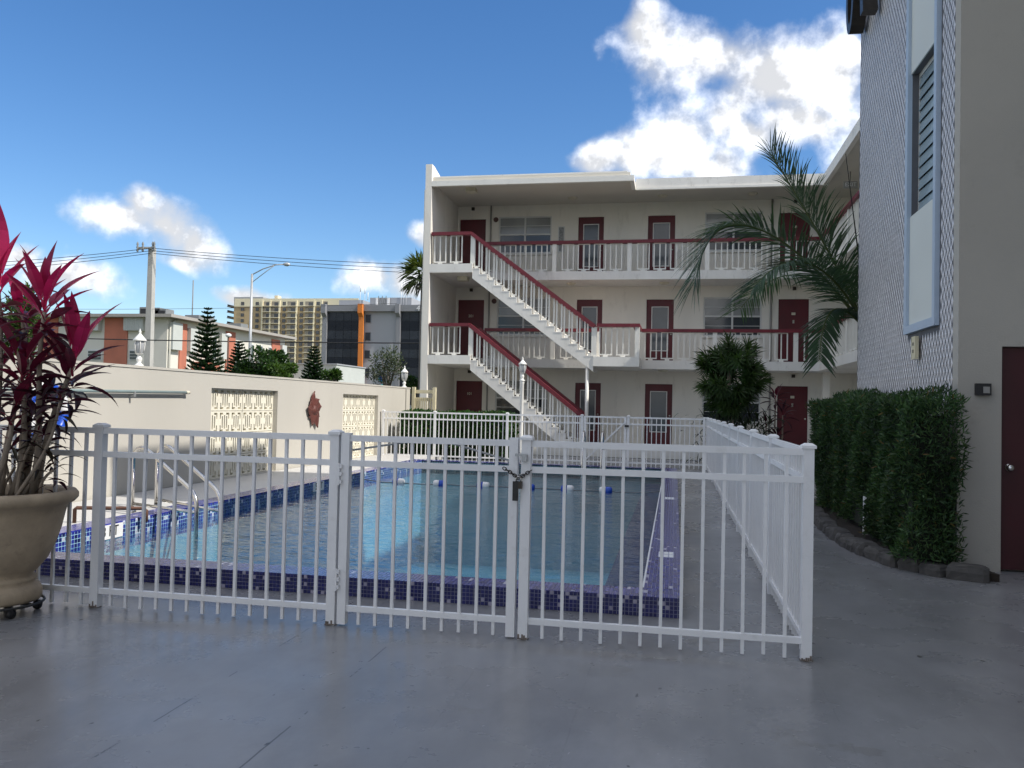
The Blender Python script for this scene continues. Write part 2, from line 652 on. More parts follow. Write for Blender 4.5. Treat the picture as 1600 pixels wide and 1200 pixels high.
M['stone'] = paint('dark edging stone', (0.085, 0.08, 0.075), 0.9, 0.4, 9, bump=0.6, bscale=30)
M['soil'] = paint('dark soil', (0.03, 0.022, 0.016), 0.95, 0.4, 12, bump=0.8, bscale=40)
M['pot'] = paint('weathered stone planter', (0.42, 0.33, 0.225), 0.75, 0.25, 5, ((0.24, 0.19, 0.14), 0.6), 0.3, 35)
M['bark'] = paint('pale stem bark', (0.32, 0.26, 0.20), 0.85, 0.3, 14, bump=0.5, bscale=40)
M['palmbark'] = paint('palm trunk bark', (0.13, 0.115, 0.10), 0.9, 0.3, 10, bump=0.7, bscale=25)
M['leaf'] = leaf_mat('green leaf', 0.28)
M['tileaf'] = leaf_mat('burgundy cordyline leaf', 0.38, 0.35, tcol=(2.6, 0.8, 1.5))
M['concrete'] = paint('concrete pole', (0.42, 0.41, 0.38), 0.85, 0.1, 2)
M['galv'] = paint('galvanised pole', (0.42, 0.43, 0.43), 0.45, 0.1, 3, metal=0.5)
M['cable'] = paint('black cable', (0.012, 0.012, 0.014), 0.6, 0.1, 3)
M['beige'] = paint('beige wooden gate', (0.62, 0.56, 0.38), 0.7, 0.08, 4)
M['bgcream'] = paint('sunny cream stucco', (0.62, 0.60, 0.53), 0.85, 0.08, 0.3)
M['salmon'] = paint('salmon panel', (0.46, 0.16, 0.10), 0.8, 0.15, 0.9)
M['bgrey'] = paint('shutter grey', (0.48, 0.50, 0.47), 0.7, 0.06, 1)
M['roofgrey'] = paint('roof edge', (0.34, 0.32, 0.29), 0.8, 0.1, 0.5)
M['tan'] = paint('tan tower render', (0.46, 0.35, 0.20), 0.85, 0.1, 0.1)
M['towercream'] = paint('tower cream trim', (0.74, 0.67, 0.48), 0.85, 0.06, 0.1)
M['towergrey'] = paint('tower recess render', (0.30, 0.27, 0.22), 0.85, 0.1, 0.1)
M['offgrey'] = paint('office grey render', (0.33, 0.34, 0.36), 0.8, 0.06, 0.15)
M['offdark'] = paint('office fascia grey', (0.22, 0.225, 0.24), 0.8, 0.1, 0.15)
M['orange'] = paint('orange fin', (0.62, 0.19, 0.03), 0.7, 0.08, 0.3)
M['curtain'] = paint('curtain wall glass', (0.022, 0.027, 0.036), 0.25, 0.3, 0.4, spec=0.25)
M['spandrel'] = paint('black spandrel glass', (0.008, 0.011, 0.018), 0.25, 0.2, 0.4, spec=0.2)
M['teal'] = paint('teal sign', (0.02, 0.22, 0.24), 0.5, 0.1, 2)
M['acmetal'] = paint('rooftop unit metal', (0.20, 0.21, 0.21), 0.6, 0.15, 1)

# ------------------------------------------------------------------ ground, deck, pool
PX0, PX1, PY0, PY1 = -5.72, -0.21, 6.28, 18.8       # water opening
OX0, OX1, OY0, OY1 = -6.0, 0.07, 6.0, 19.1          # outer edge of the coping
ZC, ZW = 0.14, -0.03


def sheet(name, x0, x1, y0, y1, z, hole, mat):
    b = MB()
    hx0, hx1, hy0, hy1 = hole
    xs, ys = [x0, hx0, hx1, x1], [y0, hy0, hy1, y1]
    for i in range(3):
        for j in range(3):
            if i == 1 and j == 1:
                continue
            b.face([(xs[i], ys[j], z), (xs[i+1], ys[j], z), (xs[i+1], ys[j+1], z), (xs[i], ys[j+1], z)])
    return tag(b.build(name, mat), kind='structure')


sheet('ground', -2200, 2200, -600, 3000, -0.03, (OX0+0.02, OX1-0.02, OY0+0.02, OY1-0.02), M['ground'])
sheet('deck', -7.45, 9.0, -12, 24.6, 0.0, (OX0+0.02, OX1-0.02, OY0+0.02, OY1-0.02), M['deck'])
b = MB()
b.box(-7.46, 6.45, 0.002, OX0-0.002, 24.0, 0.10)
tag(b.build('raised_walk', paint('pale deck paint', (0.50, 0.49, 0.47), 0.55, 0.08, 0.8, ((0.3, 0.29, 0.27), 0.3))), kind='structure')

pool = thing('swimming_pool', 'rectangular swimming pool with raised blue and purple mosaic tile coping', 'pool', (-3, 12, 0))
b = MB()
dz = -1.6
b.face([(PX0, PY0, -1.0), (PX1, PY0, -1.0), (PX1, PY1, -2.2), (PX0, PY1, -2.2)])
for (xa, ya, xb, yb, za, zb) in ((PX0, PY0, PX1, PY0, -1.0, -1.0), (PX1, PY0, PX1, PY1, -1.0, -2.2), (PX1, PY1, PX0, PY1, -2.2, -2.2), (PX0, PY1, PX0, PY0, -2.2, -1.0)):
    b.face([(xa, ya, za), (xb, yb, zb), (xb, yb, ZC-0.015), (xa, ya, ZC-0.015)])
b.build('basin', M['plaster'], pool)
b = MB()
b.box(PX1-0.40, PY0+0.002, -1.4, PX1-0.002, PY1-0.002, -0.20)
b.build('underwater_ledge', M['ledge'], pool)
b = MB()
b.slab(OX0+0.006, OX1-0.006, OY0+0.006, OY1-0.006, [(PX0-0.006, PX1+0.006, PY0-0.006, PY1+0.006)], -0.3, ZC-0.006, 'z')
b.build('coping_bed', M['grout'], pool)

rng = random.Random(4)


def pick(kind):
    r = rng.random()
    j = rng.uniform(0.75, 1.25)
    if kind == 'face':
        return (0.40, 0.37, 0.46) if r < 0.075 else (0.022*j, 0.024*j, 0.125*j)
    if kind == 'inner':
        if r < 0.09:
            return (0.62, 0.66, 0.80)
        return (0.030*j, 0.040*j, 0.33*j) if r < 0.7 else (0.016*j, 0.020*j, 0.16*j)
    return (0.50, 0.50, 0.62) if r < 0.03 else (0.095*j, 0.105*j, 0.29*j)


def tile(b, p, u, v, w, h, n, t=0.006):
    g = 0.0022
    p, u, v, n = Vector(p), Vector(u), Vector(v), Vector(n)
    c = [p + u*g + v*g, p + u*(w-g) + v*g, p + u*(w-g) + v*(h-g), p + u*g + v*(h-g)]
    top = [q + n*t for q in c]
    b.face(top)
    for i in range(4):
        j = (i+1) % 4
        b.face([c[i], c[j], top[j], top[i]])


def mosaic(p, u, v, lu, lv, pw, n, kind):
    """square mosaic: lu x lv metres"""
    b = MB()
    nu, nv = int(round(lu/pw)), int(round(lv/pw))
    pu, pv = lu/nu, lv/nv
    p, u, v = Vector(p), Vector(u), Vector(v)
    for i in range(nu):
        for j in range(nv):
            b.col = pick(kind)
            tile(b, p+u*(i*pu)+v*(j*pv), u, v, pu, pv, n)
    return b


def bricks(x0, x1, y0, y1, z):
    b = MB()
    nx = int(round((x1-x0)/0.03))
    w = (x1-x0)/nx
    for i in range(nx):
        y = y0
        while y < y1-0.004:
            ln = rng.choice((0.03, 0.06, 0.09, 0.09, 0.12))
            ln = min(ln, y1-y)
            if y1-y-ln < 0.02:
                ln = y1-y
            b.col = pick('top')
            tile(b, (x0+i*w, y, z), (1, 0, 0), (0, 1, 0), w, ln, (0, 0, 1))
            y += ln
    return b


zb_ = ZC-0.006
for nm, bb in (('coping_front_tiles', bricks(OX0, OX1, OY0, PY0, zb_)), ('coping_side_tiles', bricks(PX1, OX1, PY0, PY1, zb_)),
               ('coping_side_tiles', bricks(OX0, PX0, PY0, PY1, zb_)), ('coping_back_tiles', bricks(OX0, OX1, PY1, OY1, zb_)),
               ('front_face_tiles', mosaic((OX0, OY0+0.006, 0.0), (1, 0, 0), (0, 0, 1), OX1-OX0, ZC, 0.028, (0, -1, 0), 'face')),
               ('side_face_tiles', mosaic((OX1-0.006, OY0, 0.0), (0, 1, 0), (0, 0, 1), OY1-OY0, ZC, 0.028, (1, 0, 0), 'face')),
               ('inner_face_tiles', mosaic((PX0-0.006, PY0, -0.16), (0, 1, 0), (0, 0, 1), PY1-PY0, ZC+0.16, 0.043, (1, 0, 0), 'inner')),
               ('inner_face_tiles', mosaic((PX0, PY1+0.006, -0.16), (1, 0, 0), (0, 0, 1), PX1-PX0, ZC+0.16, 0.043, (0, -1, 0), 'face')),
               ('inner_face_tiles', mosaic((PX0, PY0-0.006, -0.16), (1, 0, 0), (0, 0, 1), PX1-PX0, ZC+0.16, 0.043, (0, 1, 0), 'inner')),
               ('inner_face_tiles', mosaic((PX1+0.006, PY0, -0.16), (0, 1, 0), (0, 0, 1), PY1-PY0, ZC+0.16, 0.043, (-1, 0, 0), 'inner'))):
    o = bb.build(nm, M['tile'], pool, colors=True)
    o['kind'] = 'stuff'
b = MB()
b.box(PX1-0.004, PY0, ZC-0.012, PX1+0.010, PY1, ZC+0.004)
b.build('coping_edge_strip', M['white'], pool)
# depth markers
for (yy, txt) in ((7.83, '8 FT'), (13.05, '5 FT')):
    b = MB()
    b.box(PX0, yy-0.21, -0.02, PX0+0.008, yy+0.21, 0.125)
    mk = b.build('depth_marker', M['white'], pool)
    inst('lettering', text_mesh(txt, 0.15, 0.001, M['black']), mk, (PX0+0.010, yy, 0.055), (pi/2, 0, pi/2))
for yy, dep in ((7.75, '8 FT'), (12.6, '5 FT')):
    b = MB()
    for i in range(2):
        b.box(-0.125, yy-0.15+i*0.15, ZC+0.0005, 0.015, yy-0.01+i*0.15, ZC+0.003)
    mk = b.build('depth_marker', M['grout'], pool)
    b = MB()
    for i in range(2):
        for k in range(3):
            b.box(-0.118+k*0.045, yy-0.14+i*0.15, ZC+0.003, -0.085+k*0.045, yy-0.02+i*0.15, ZC+0.005)
    b.build('marker_tile', M['white'], mk)

b = MB()
b.face([(PX0, PY0, ZW), (PX1, PY0, ZW), (PX1, PY1, ZW), (PX0, PY1, ZW)])
tag(b.build('pool_water', M['water']), kind='structure')

# float rope
FX = [-4.98, -4.20, -3.38, -2.55, -1.85, -1.17]
b = MB()
b.tube([(PX0, 14.95, 0.02), (-5.3, 14.95, -0.02)] + [(PX0+0.5+i*0.25, 14.95, -0.025+0.006*sin(i*1.7)) for i in range(20)] + [(PX1, 14.95, 0.02)], 0.011, 6)
tag(b.build('pool_rope', M['rope'], None, at_=(-3, 14.95, 0)), 'thin rope strung across the pool on the water', 'rope')
fl = {}
for key, mt in (('white', M['white']), ('blue', M['blue'])):
    b = MB()
    prof = [(0.0, 0.0), (0.055, 0.004), (0.078, 0.03), (0.08, 0.08), (0.08, 0.115)]
    b.lathe([(r*0.85, z-0.115) for r, z in prof] + [(0.0, 0.0)], 14)
    fl[key] = b.mesh('float_half', mt, smooth=True)
order = ['first', 'second', 'third', 'fourth', 'fifth', 'sixth']
for i, x in enumerate(FX):
    t = thing('pool_float', '%s blue and white float on the pool rope counted from the left' % order[i], 'float', (x, 14.95, -0.02), 'floats on the pool rope')
    s = 1 if i in (0, 2, 4) else -1
    inst('blue_half', fl['blue'], t, (x, 14.95, -0.01), (0, s*pi/2, 0))
    inst('white_half', fl['white'], t, (x, 14.95, -0.01), (0, -s*pi/2, 0))

# ------------------------------------------------------------------ perimeter wall on the left
WX = -7.5
O1, O2 = (12.73, 15.10, 0.10, 1.63), (18.35, 20.70, 0.10, 1.63)
wall = thing('perimeter_wall', 'long cream stucco wall along the pool with two pierced block screens', 'wall', (WX, 14, 0))
b = MB()
b.slab(-9.0, 23.35, 0.0, 1.865, [O1, O2], WX, WX-0.30, 'x')
b.build('wall_body', M['pwall'], wall)
b = MB()
b.box(WX-0.315, -9.0, 1.865, WX+0.012, 23.36, 1.90)
b.build('wall_cap', M['pwall'], wall)
slots = []
for sx in (0, 1):
    def fx(a, c_):
        return (a, c_) if sx == 0 else (1-c_, 1-a)
    for sy in (0, 1):
        def fy(a, c_):
            return (a, c_) if sy == 0 else (1-c_, 1-a)
        slots.append(fx(0.11, 0.20) + fy(0.08, 0.36))
        slots.append(fx(0.11, 0.37) + fy(0.08, 0.17))
    slots.append(fx(0.275, 0.37) + (0.235, 0.765))
slots.append((0.455, 0.545, 0.19, 0.81))
BW, BH = 2.37/6, 1.53/4
b = MB()
g_ = 0.004
b.slab(g_, BW-g_, g_, BH-g_, [(s_[0]*BW, s_[1]*BW, s_[2]*BH, s_[3]*BH) for s_ in slots], 0, -0.19, 'x')
blk = b.mesh('breeze_block', M['block'])
for (ya, yb, za, zb) in (O1, O2):
    for i in range(6):
        for j in range(4):
            inst('breeze_block', blk, wall, (WX-0.085-0.004*((i*7+j*3) % 3), ya+i*(yb-ya)/6, za+j*BH), scale=(1, (yb-ya)/6/BW, 1))

# pool pole hung on the wall
t = thing('pool_pole', 'long grey green pole hung level on the cream wall', 'pole', (WX+0.06, 9.6, 1.53))
b = MB()
b.tube([(WX+0.06, 7.2, 1.50), (WX+0.06, 9.5, 1.517), (WX+0.06, 11.9, 1.54)], 0.022, 8)
b.build('shaft', paint('grey green pole', (0.20, 0.26, 0.26), 0.4, 0.1, 4), t, True)
for yy in (8.2, 10.6):
    b = MB()
    b.box(WX, yy-0.015, 1.455, WX+0.09, yy+0.015, 1.475)
    b.box(WX+0.075, yy-0.015, 1.475, WX+0.09, yy+0.015, 1.53)
    b.build('hook', M['galv'], t)
b = MB()
b.tube([(WX+0.06, 11.9, 1.54), (WX+0.06, 11.98, 1.541)], 0.026, 8)
b.build('tip', M['stain'], t, True)

# leaf-shaped metal art
t = thing('metal_wall_art', 'rust red metal sunburst flower fixed to the cream wall', 'wall art', (WX, 16.7, 1.26))
def petal(b, ang, l, w, d):
    c0 = Vector((0, cos(ang), sin(ang)))
    s0 = Vector((0, -sin(ang), cos(ang)))
    o_ = Vector((WX+0.03+d, 16.7, 1.26))
    pts = []
    prof_ = [(0.06, 0.25), (0.3, 0.75), (0.55, 1.0), (0.75, 0.8), (0.9, 0.35), (1.0, 0.0)]
    left = [o_ + c0*(l*a) + s0*(w*h*0.5) + s0*(0.04*sin(a*3)) for a, h in prof_]
    right = [o_ + c0*(l*a) - s0*(w*h*0.5) + s0*(0.04*sin(a*3)) for a, h in prof_]
    mid = [o_ + c0*(l*a) + Vector((0.025, 0, 0)) + s0*(0.04*sin(a*3)) for a, h in prof_]
    for i in range(5):
        b.face([left[i], mid[i], mid[i+1], left[i+1]])
        b.face([mid[i], right[i], right[i+1], mid[i+1]])
for k in range(9):
    b = MB()
    petal(b, pi/2 + k*2*pi/9, (0.40, 0.30, 0.36, 0.29, 0.34, 0.40, 0.30, 0.35, 0.30)[k], 0.24, 0.012*(k % 3))
    b.build('petal', M['artrust'], t)
b = MB()
b.lathe([(0.0, 0.05), (0.08, 0.04), (0.11, 0.0)], 12)
o = b.build('centre', M['artrust'], t, True, at_=(0, 0, 0))
o.rotation_euler = (0, pi/2, 0)
o.location = (0.05, 0, 0)

# lanterns
def lantern_parts(t, x, y, z, s=1.0):
    """a carriage lantern standing on z"""
    b = MB()
    b.lathe([(0.085*s, 0), (0.09*s, 0.02*s), (0.055*s, 0.04*s), (0.035*s, 0.07*s), (0.055*s, 0.12*s), (0.06*s, 0.15*s), (0.035*s, 0.19*s), (0.03*s, 0.22*s), (0.075*s, 0.24*s), (0.085*s, 0.26*s)], 12, (x, y, z))
    b.build('base', M['lampwhite'], t, True)
    b = MB()
    b.lathe([(0.070*s, 0.26*s), (0.092*s, 0.36*s), (0.098*s, 0.44*s), (0.088*s, 0.50*s)], 12, (x, y, z))
    b.build('glass', lantern_glass, t, True)
    for k in range(6):
        a = k*pi/3+0.2
        b = MB()
        b.tube([(x+cos(a)*r*s, y+sin(a)*r*s, z+h*s) for r, h in ((0.078, 0.26), (0.10, 0.36), (0.106, 0.44), (0.096, 0.51))], 0.009*s, 5)
        b.build('cage_bar', M['lampwhite'], t, True)
    b = MB()
    b.lathe([(0.0, 0.505*s), (0.125*s, 0.50*s), (0.13*s, 0.525*s), (0.085*s, 0.575*s), (0.055*s, 0.61*s), (0.028*s, 0.64*s), (0.02*s, 0.67*s), (0.03*s, 0.69*s), (0.012*s, 0.72*s), (0.0, 0.76*s)], 12, (x, y, z))
    b.build('roof_cap', M['lampwhite'], t, True)


lantern_glass = glass_dark('frosted lantern glass', (0.34, 0.35, 0.36), 0.15)
t = thing('wall_lantern', 'white carriage lantern on the wall in front of the tall concrete pole', 'lantern', (WX-0.11, 10.95, 1.90), 'lanterns on the cream wall')
lantern_parts(t, WX-0.11, 10.95, 1.90, 0.72)
t = thing('wall_lantern', 'white carriage lantern on the far end of the cream wall', 'lantern', (WX-0.05, 22.95, 1.90), 'lanterns on the cream wall')
lantern_parts(t, WX-0.05, 22.95, 1.90, 0.82)
b = MB()
b.tube([(WX+0.02, 22.95, 1.86), (WX+0.02, 22.95, 0.1)], 0.018, 6)
tag(b.build('lantern_conduit', M['pwall'], None, at_=(WX+0.02, 22.95, 0.1)), 'thin conduit running down the wall under the far lantern', 'conduit')

# life ring behind the plant
t = thing('life_ring', 'white and blue life ring hung on the wall behind the potted plant', 'life ring', (WX+0.07, 8.93, 1.25))
for k in range(8):
    b = MB()
    a0, a1 = k*pi/4, (k+1)*pi/4
    pts = [(WX+0.07, 8.93+0.30*cos(a0+(a1-a0)*i/6), 1.25+0.30*sin(a0+(a1-a0)*i/6)) for i in range(7)]
    b.tube(pts, 0.062, 10)
    b.build('ring_segment', M['blue'] if k % 2 else M['white'], t, True)

# beige gate closing the gap to the building
t = thing('wooden_gate', 'beige picket gate between the wall end and the apartment building', 'gate', (-7.2, 23.5, 0))
for i in range(9):
    b = MB()
    b.box(-7.44+i*0.062, 23.48, 0.12, -7.405+i*0.062, 23.51, 1.62)
    b.build('picket', M['beige'], t)
for z in (0.25, 1.52, 1.74):
    b = MB()
    b.box(-7.46, 23.512, z, -6.86, 23.55, z+0.10)
    b.build('rail', M['beige'], t)
for x in (-7.48, -6.86):
    b = MB()
    b.box(x, 23.45, 0, x+0.09, 23.56, 1.92)
    b.build('post', M['beige'], t)

# ------------------------------------------------------------------ white aluminium fence
PK = MB().cbox(0, 0, 0.012, 0.0195, 0.0195, 1.185).mesh('picket', M['fence'])
b = MB()
b.cbox(0, 0, 0, 0.060, 0.060, 1.235)
PO = b.mesh('post', M['fence'])
b = MB()
b.box(-0.041, -0.041, 1.235, 0.041, 0.041, 1.252)
n0 = len(b.v)
b.v += [(-0.041, -0.041, 1.2522), (0.041, -0.041, 1.2522), (0.041, 0.041, 1.2522), (-0.041, 0.041, 1.2522), (-0.02, -0.02, 1.266), (0.02, -0.02, 1.266), (0.02, 0.02, 1.266), (-0.02, 0.02, 1.266)]
for q in ((4, 5, 6, 7), (0, 1, 5, 4), (1, 2, 6, 5), (2, 3, 7, 6), (3, 0, 4, 7)):
    b.f.append(tuple(n0+i for i in q))
    b.c.append((1, 1, 1))
CAP = b.mesh('post_cap', M['fence'])
RAILS = ((1.194, 1.233), (1.032, 1.070), (0.094, 0.130))
chip_mat = paint('chipped post foot', (0.16, 0.13, 0.11), 0.8, 0.5, 40)


def post(t, x, y, foot=False):
    p = inst('post', PO, t, (x, y, 0))
    inst('post_cap', CAP, p, (x, y, 0))


def run(t, axis, a0, a1, fixed, sp, post_at, ends=True):
    for z0, z1 in RAILS:
        for s0, s1 in zip(post_at[:-1], post_at[1:]):
            b = MB()
            if axis == 'x':
                b.box(s0+0.030, fixed-0.0165, z0, s1-0.030, fixed+0.0165, z1)
            else:
                b.box(fixed-0.0165, s0+0.030, z0, fixed+0.0165, s1-0.030, z1)
            b.build('rail', M['fence'], t)
    for s0, s1 in zip(post_at[:-1], post_at[1:]):
        n = int(round((s1-s0)/sp))-1
        st = (s1-s0)/(n+1)
        for i in range(n):
            q = s0+st*(i+1)
            rr = random.Random(int(q*1000)+int(fixed*10))
            dzz = rr.uniform(-0.006, 0.006)
            loc = (q, fixed, dzz) if axis == 'x' else (fixed, q, dzz)
            inst('picket', PK, t, loc, (rr.uniform(-0.003, 0.003), rr.uniform(-0.003, 0.003), 0))
    for q in post_at:
        if axis == 'x':
            post(t, q, fixed)
        else:
            post(t, fixed, q)


FY = 5.22
f1 = thing('pool_fence', 'white metal picket fence run behind the potted plant left of the gate', 'fence', (-3.9, FY, 0), 'white pool fence runs')
run(f1, 'x', -5.63, -2.172, FY, 0.118, [-5.63, -3.90, -2.172])
f2 = thing('pool_fence', 'white metal picket fence run from the chained gate to the near corner post', 'fence', (0, FY, 0), 'white pool fence runs')
run(f2, 'x', -0.905, 0.775, FY, 0.118, [-0.905, 0.775])
f3 = thing('pool_fence', 'long white picket fence run beside the right pool edge going back', 'fence', (0.775, 13, 0), 'white pool fence runs')
YS = [FY+0.072+i*(20.9-FY-0.072)/9 for i in range(10)]
for z0, z1 in RAILS:
    for s0, s1 in zip(YS[:-1], YS[1:]):
        b = MB()
        b.box(0.775-0.0165, s0+0.030-(0.070 if s0 == YS[0] else 0), z0, 0.775+0.0165, s1-0.030, z1)
        b.build('rail', M['fence'], f3)
for s0, s1 in zip(YS[:-1], YS[1:]):
    n = 14
    for i in range(n):
        inst('picket', PK, f3, (0.775, s0+(s1-s0)*(i+1)/(n+1), 0))
for q in YS[1:]:
    post(f3, 0.775, q)
f4 = thing('pool_fence', 'white picket fence run across the far end left of the small braced gate', 'fence', (-4.8, 20.9, 0), 'white pool fence runs')
run(f4, 'x', -7.42, -2.25, 20.9, 0.112, [-7.42, -6.03, -4.14, -2.25])
f5 = thing('pool_fence', 'white picket fence run across the far end right of the small braced gate', 'fence', (-0.2, 20.9, 0), 'white pool fence runs')
run(f5, 'x', -1.115, 0.70, 20.9, 0.112, [-1.115, 0.70])

for k, (fx_, fy_, own) in enumerate(((-3.90, FY, f1), (-2.172, FY, f1), (-0.905, FY, f2), (0.775, FY, f2))):
    rr = random.Random(40+k)
    b = MB()
    pts = []
    for i in range(18):
        a = 2*pi*i/18
        q = 0.034+0.014*rr.random()
        pts.append((fx_+q*cos(a), fy_-0.006+q*sin(a), 0.004))
    b.face(pts)
    for i in range(5):
        x = fx_-0.030+0.012*i
        b.box(x, fy_-0.0318, 0.004, x+0.011, fy_-0.0302, 0.012+0.035*rr.random()**2)
    b.build('rust_chips', chip_mat, own)
# gates
g = thing('pool_gate', 'white picket gate with arched brace rods chained shut by the padlock', 'gate', (-1.55, FY, 0))
GL, GR = -2.098, -0.985
for x in (GL, GR):
    s = MB().cbox(x, FY, 0.012, 0.056, 0.056, 1.235).build('stile', M['fence'], g)
for z0, z1 in RAILS:
    b = MB()
    b.box(GL+0.028, FY-0.016, z0, GR-0.028, FY+0.016, z1)
    b.build('rail', M['fence'], g)
for i in range(9):
    inst('picket', PK, g, (GL+(GR-GL)*(i+1)/10, FY, 0))
for a_, b__ in (((GL+0.03, FY+0.03, 1.135), (-1.66, FY+0.03, 1.205)), ((-1.42, FY+0.03, 1.205), (GR-0.03, FY+0.03, 1.10))):
    b = MB()
    b.tube([a_, b__], 0.007, 6)
    b.build('brace_rod', M['galv'], g, True)
for z in (0.30, 0.98):
    b = MB()
    b.box(-2.142, FY-0.050, z-0.07, -2.126, FY-0.034, z+0.07)
    for k in range(3):
        b.box(-2.155, FY-0.047, z-0.06+k*0.05, -2.112, FY-0.0345, z-0.035+k*0.05)
    b.build('hinge', M['fence'], g)
b = MB()
b.box(-0.97, FY-0.055, 1.135, -0.90, FY-0.036, 1.15)
b.box(-0.925, FY-0.062, 1.105, -0.895, FY-0.036, 1.145)
b.build('latch', M['galv'], g)

ch = thing('chain', 'dark steel chain looped round the gate stile and post', 'chain', (-0.945, FY, 1.0))
lk = MB()
n = 14
ring = [(0.014*cos(2*pi*i/n), 0.0, 0.009*sin(2*pi*i/n)) for i in range(n+1)]
lk.tube(ring, 0.0032, 5, cap=False)
lkm = lk.mesh('chain_link', M['bronze'], smooth=True)
path = [(-1.035, 1.055), (-1.0, 1.035), (-0.97, 1.015), (-0.945, 1.002), (-0.92, 1.015), (-0.89, 1.035), (-0.86, 1.055)]
for (xa, za), (xb, zb) in zip(path[:-1], path[1:]):
    for k in range(2):
        f_ = k/2
        ang = -math.atan2(zb-za, xb-xa)
        inst('chain_link', lkm, ch, (xa+(xb-xa)*f_, FY-0.048, za+(zb-za)*f_), (k*pi/2, ang, 0))
pl = thing('padlock', 'small padlock hanging on the gate chain', 'padlock', (-0.945, FY-0.055, 0.93))
b = MB()
b.box(-0.968, FY-0.064, 0.935, -0.922, FY-0.040, 0.980)
b.build('body', M['bronze'], pl)
b = MB()
b.tube([(-0.960, FY-0.052, 0.978), (-0.960, FY-0.052, 0.998), (-0.952, FY-0.052, 1.008), (-0.938, FY-0.052, 1.008), (-0.930, FY-0.052, 0.998), (-0.930, FY-0.052, 0.978)], 0.004, 6)
b.build('shackle', M['steel'], pl, True)
b = MB()
b.cbox(-0.962, FY-0.058, 0.86, 0.034, 0.014, 0.12)
tag(b.build('gate_latch_plate', M['black'], None, at_=(-0.962, FY-0.058, 0.86)), 'black latch plate below the padlock on the gate stile', 'latch')

g = thing('pool_gate', 'small white picket gate with a diagonal brace at the far end', 'gate', (-1.7, 20.9, 0))
for x in (-2.175, -1.19):
    MB().cbox(x, 20.9, 0.012, 0.06, 0.06, 1.22).build('stile', M['fence'], g)
for z0, z1 in RAILS:
    MB().box(-2.145, 20.884, z0, -1.22, 20.916, z1).build('rail', M['fence'], g)
for i in range(8):
    inst('picket', PK, g, (-2.175+0.985*(i+1)/9, 20.9, 0))
b = MB()
b.bar((-2.14, 20.86, 0.16), (-1.21, 20.86, 1.08), 0.03, 0.035)
b.build('diagonal_brace', M['fence'], g)
b = MB()
b.cbox(-1.15, 20.85, 0.98, 0.10, 0.05, 0.05)
b.build('latch', M['black'], g)

# ------------------------------------------------------------------ pool handrails
def figure_four(bx_, by_, fx_, fy_, label, grp):
    t = thing('pool_handrail', label, 'handrail', ((bx_+fx_)/2, (by_+fy_)/2, 0.1), grp)

    def P(u, z):
        return (bx_+(fx_-bx_)*u, by_+(fy_-by_)*u, z)
    b = MB()
    b.tube([P(0, 0.10), P(0, 0.74), P(0.02, 0.80), P(0.06, 0.845), P(0.12, 0.865), P(0.19, 0.855), P(0.26, 0.82), P(0.87, 0.47), P(0.94, 0.42), P(0.985, 0.35), P(1, 0.27), P(1, -0.7)], 0.023, 10)
    b.build('rail_tube', M['steel'], t, True)
    b = MB()
    b.tube([P(0.01, 0.20), P(0.99, 0.20)], 0.018, 8)
    b.build('cross_tube', M['steel'], t, True)
    b = MB()
    b.lathe([(0.05, 0), (0.05, 0.012), (0.03, 0.03), (0.026, 0.035)], 14, (bx_, by_, 0.101))
    b.build('escutcheon', M['steel'], t, True)


figure_four(-6.25, 8.95, -5.12, 8.46, 'nearer stainless steel arched handrail bending into the pool', 'pool ladder handrails')
figure_four(-6.25, 9.42, -4.95, 8.66, 'farther stainless steel arched handrail bending into the pool', 'pool ladder handrails')
t = thing('rusty_bar', 'short rusty steel bar bent down over the left pool edge', 'bar', (-6.0, 8.05, 0.14))
b = MB()
b.tube([(-6.25, 7.98, 0.10), (-6.25, 7.98, 0.245), (-6.23, 7.98, 0.26), (-5.66, 8.28, 0.245), (-5.62, 8.3, 0.22), (-5.62, 8.3, 0.10)], 0.02, 8)
b.build('bar_tube', M['rust'], t, True)
t = thing('pool_ladder', 'small stainless steel ladder over the far pool edge by the braced gate', 'ladder', (-1.85, 18.9, 0))
for dx in (0, 0.42):
    b = MB()
    x = -2.0+dx
    b.tube([(x, 19.25, 0.0), (x, 19.25, 0.75), (x, 19.18, 0.86), (x, 19.05, 0.90), (x, 18.92, 0.86), (x, 18.72, 0.30), (x, 18.70, 0.2), (x, 18.70, -0.9)], 0.02, 8)
    b.build('side_rail', M['steel'], t, True)
for z in (-0.2, -0.5):
    b = MB()
    b.box(-2.0, 18.66, z, -1.58, 18.74, z+0.03)
    b.build('step', M['steel'], t)

# ------------------------------------------------------------------ apartment building
YF, YW, YB = 25.0, 26.75, 28.25
F1, F2, F3, RS = 0.27, 2.95, 5.76, 8.30
SB2, SB3 = 2.68, 5.49
apt = thing('apartment_building', 'three storey cream apartment building with burgundy railings and outside stairs', 'building', (-1.5, 28, 0))
LX = -7.5                                          # inner face of the left end wall
doors = []                                         # (x0, x1, floor z, top z, kind)
for fz, tz, w in ((F3, 7.85, 0), (F2, 5.06, 0), (F1, 2.26, 0)):
    doors += [(-7.42, -6.50, fz, tz, 'plain'), (-3.30, -2.44, fz, tz, 'glazed'), (-0.98, -0.09, fz, tz, 'glazed'), (3.22, 4.16, fz, tz, 'plain')]
wins = []
for zt in (7.92, 5.13, 2.33):
    wins += [(-6.04, -4.21, zt-1.28, zt), (0.87, 2.70, zt-1.28, zt)]
holes = [(d[0], d[1], d[2], d[3]) for d in doors] + list(wins)
b = MB()
b.slab(LX-0.25, 5.9, 0.0, 8.5, holes, YB, YB+0.22, 'y')
b.build('wall', M['cream'], apt)
b = MB()
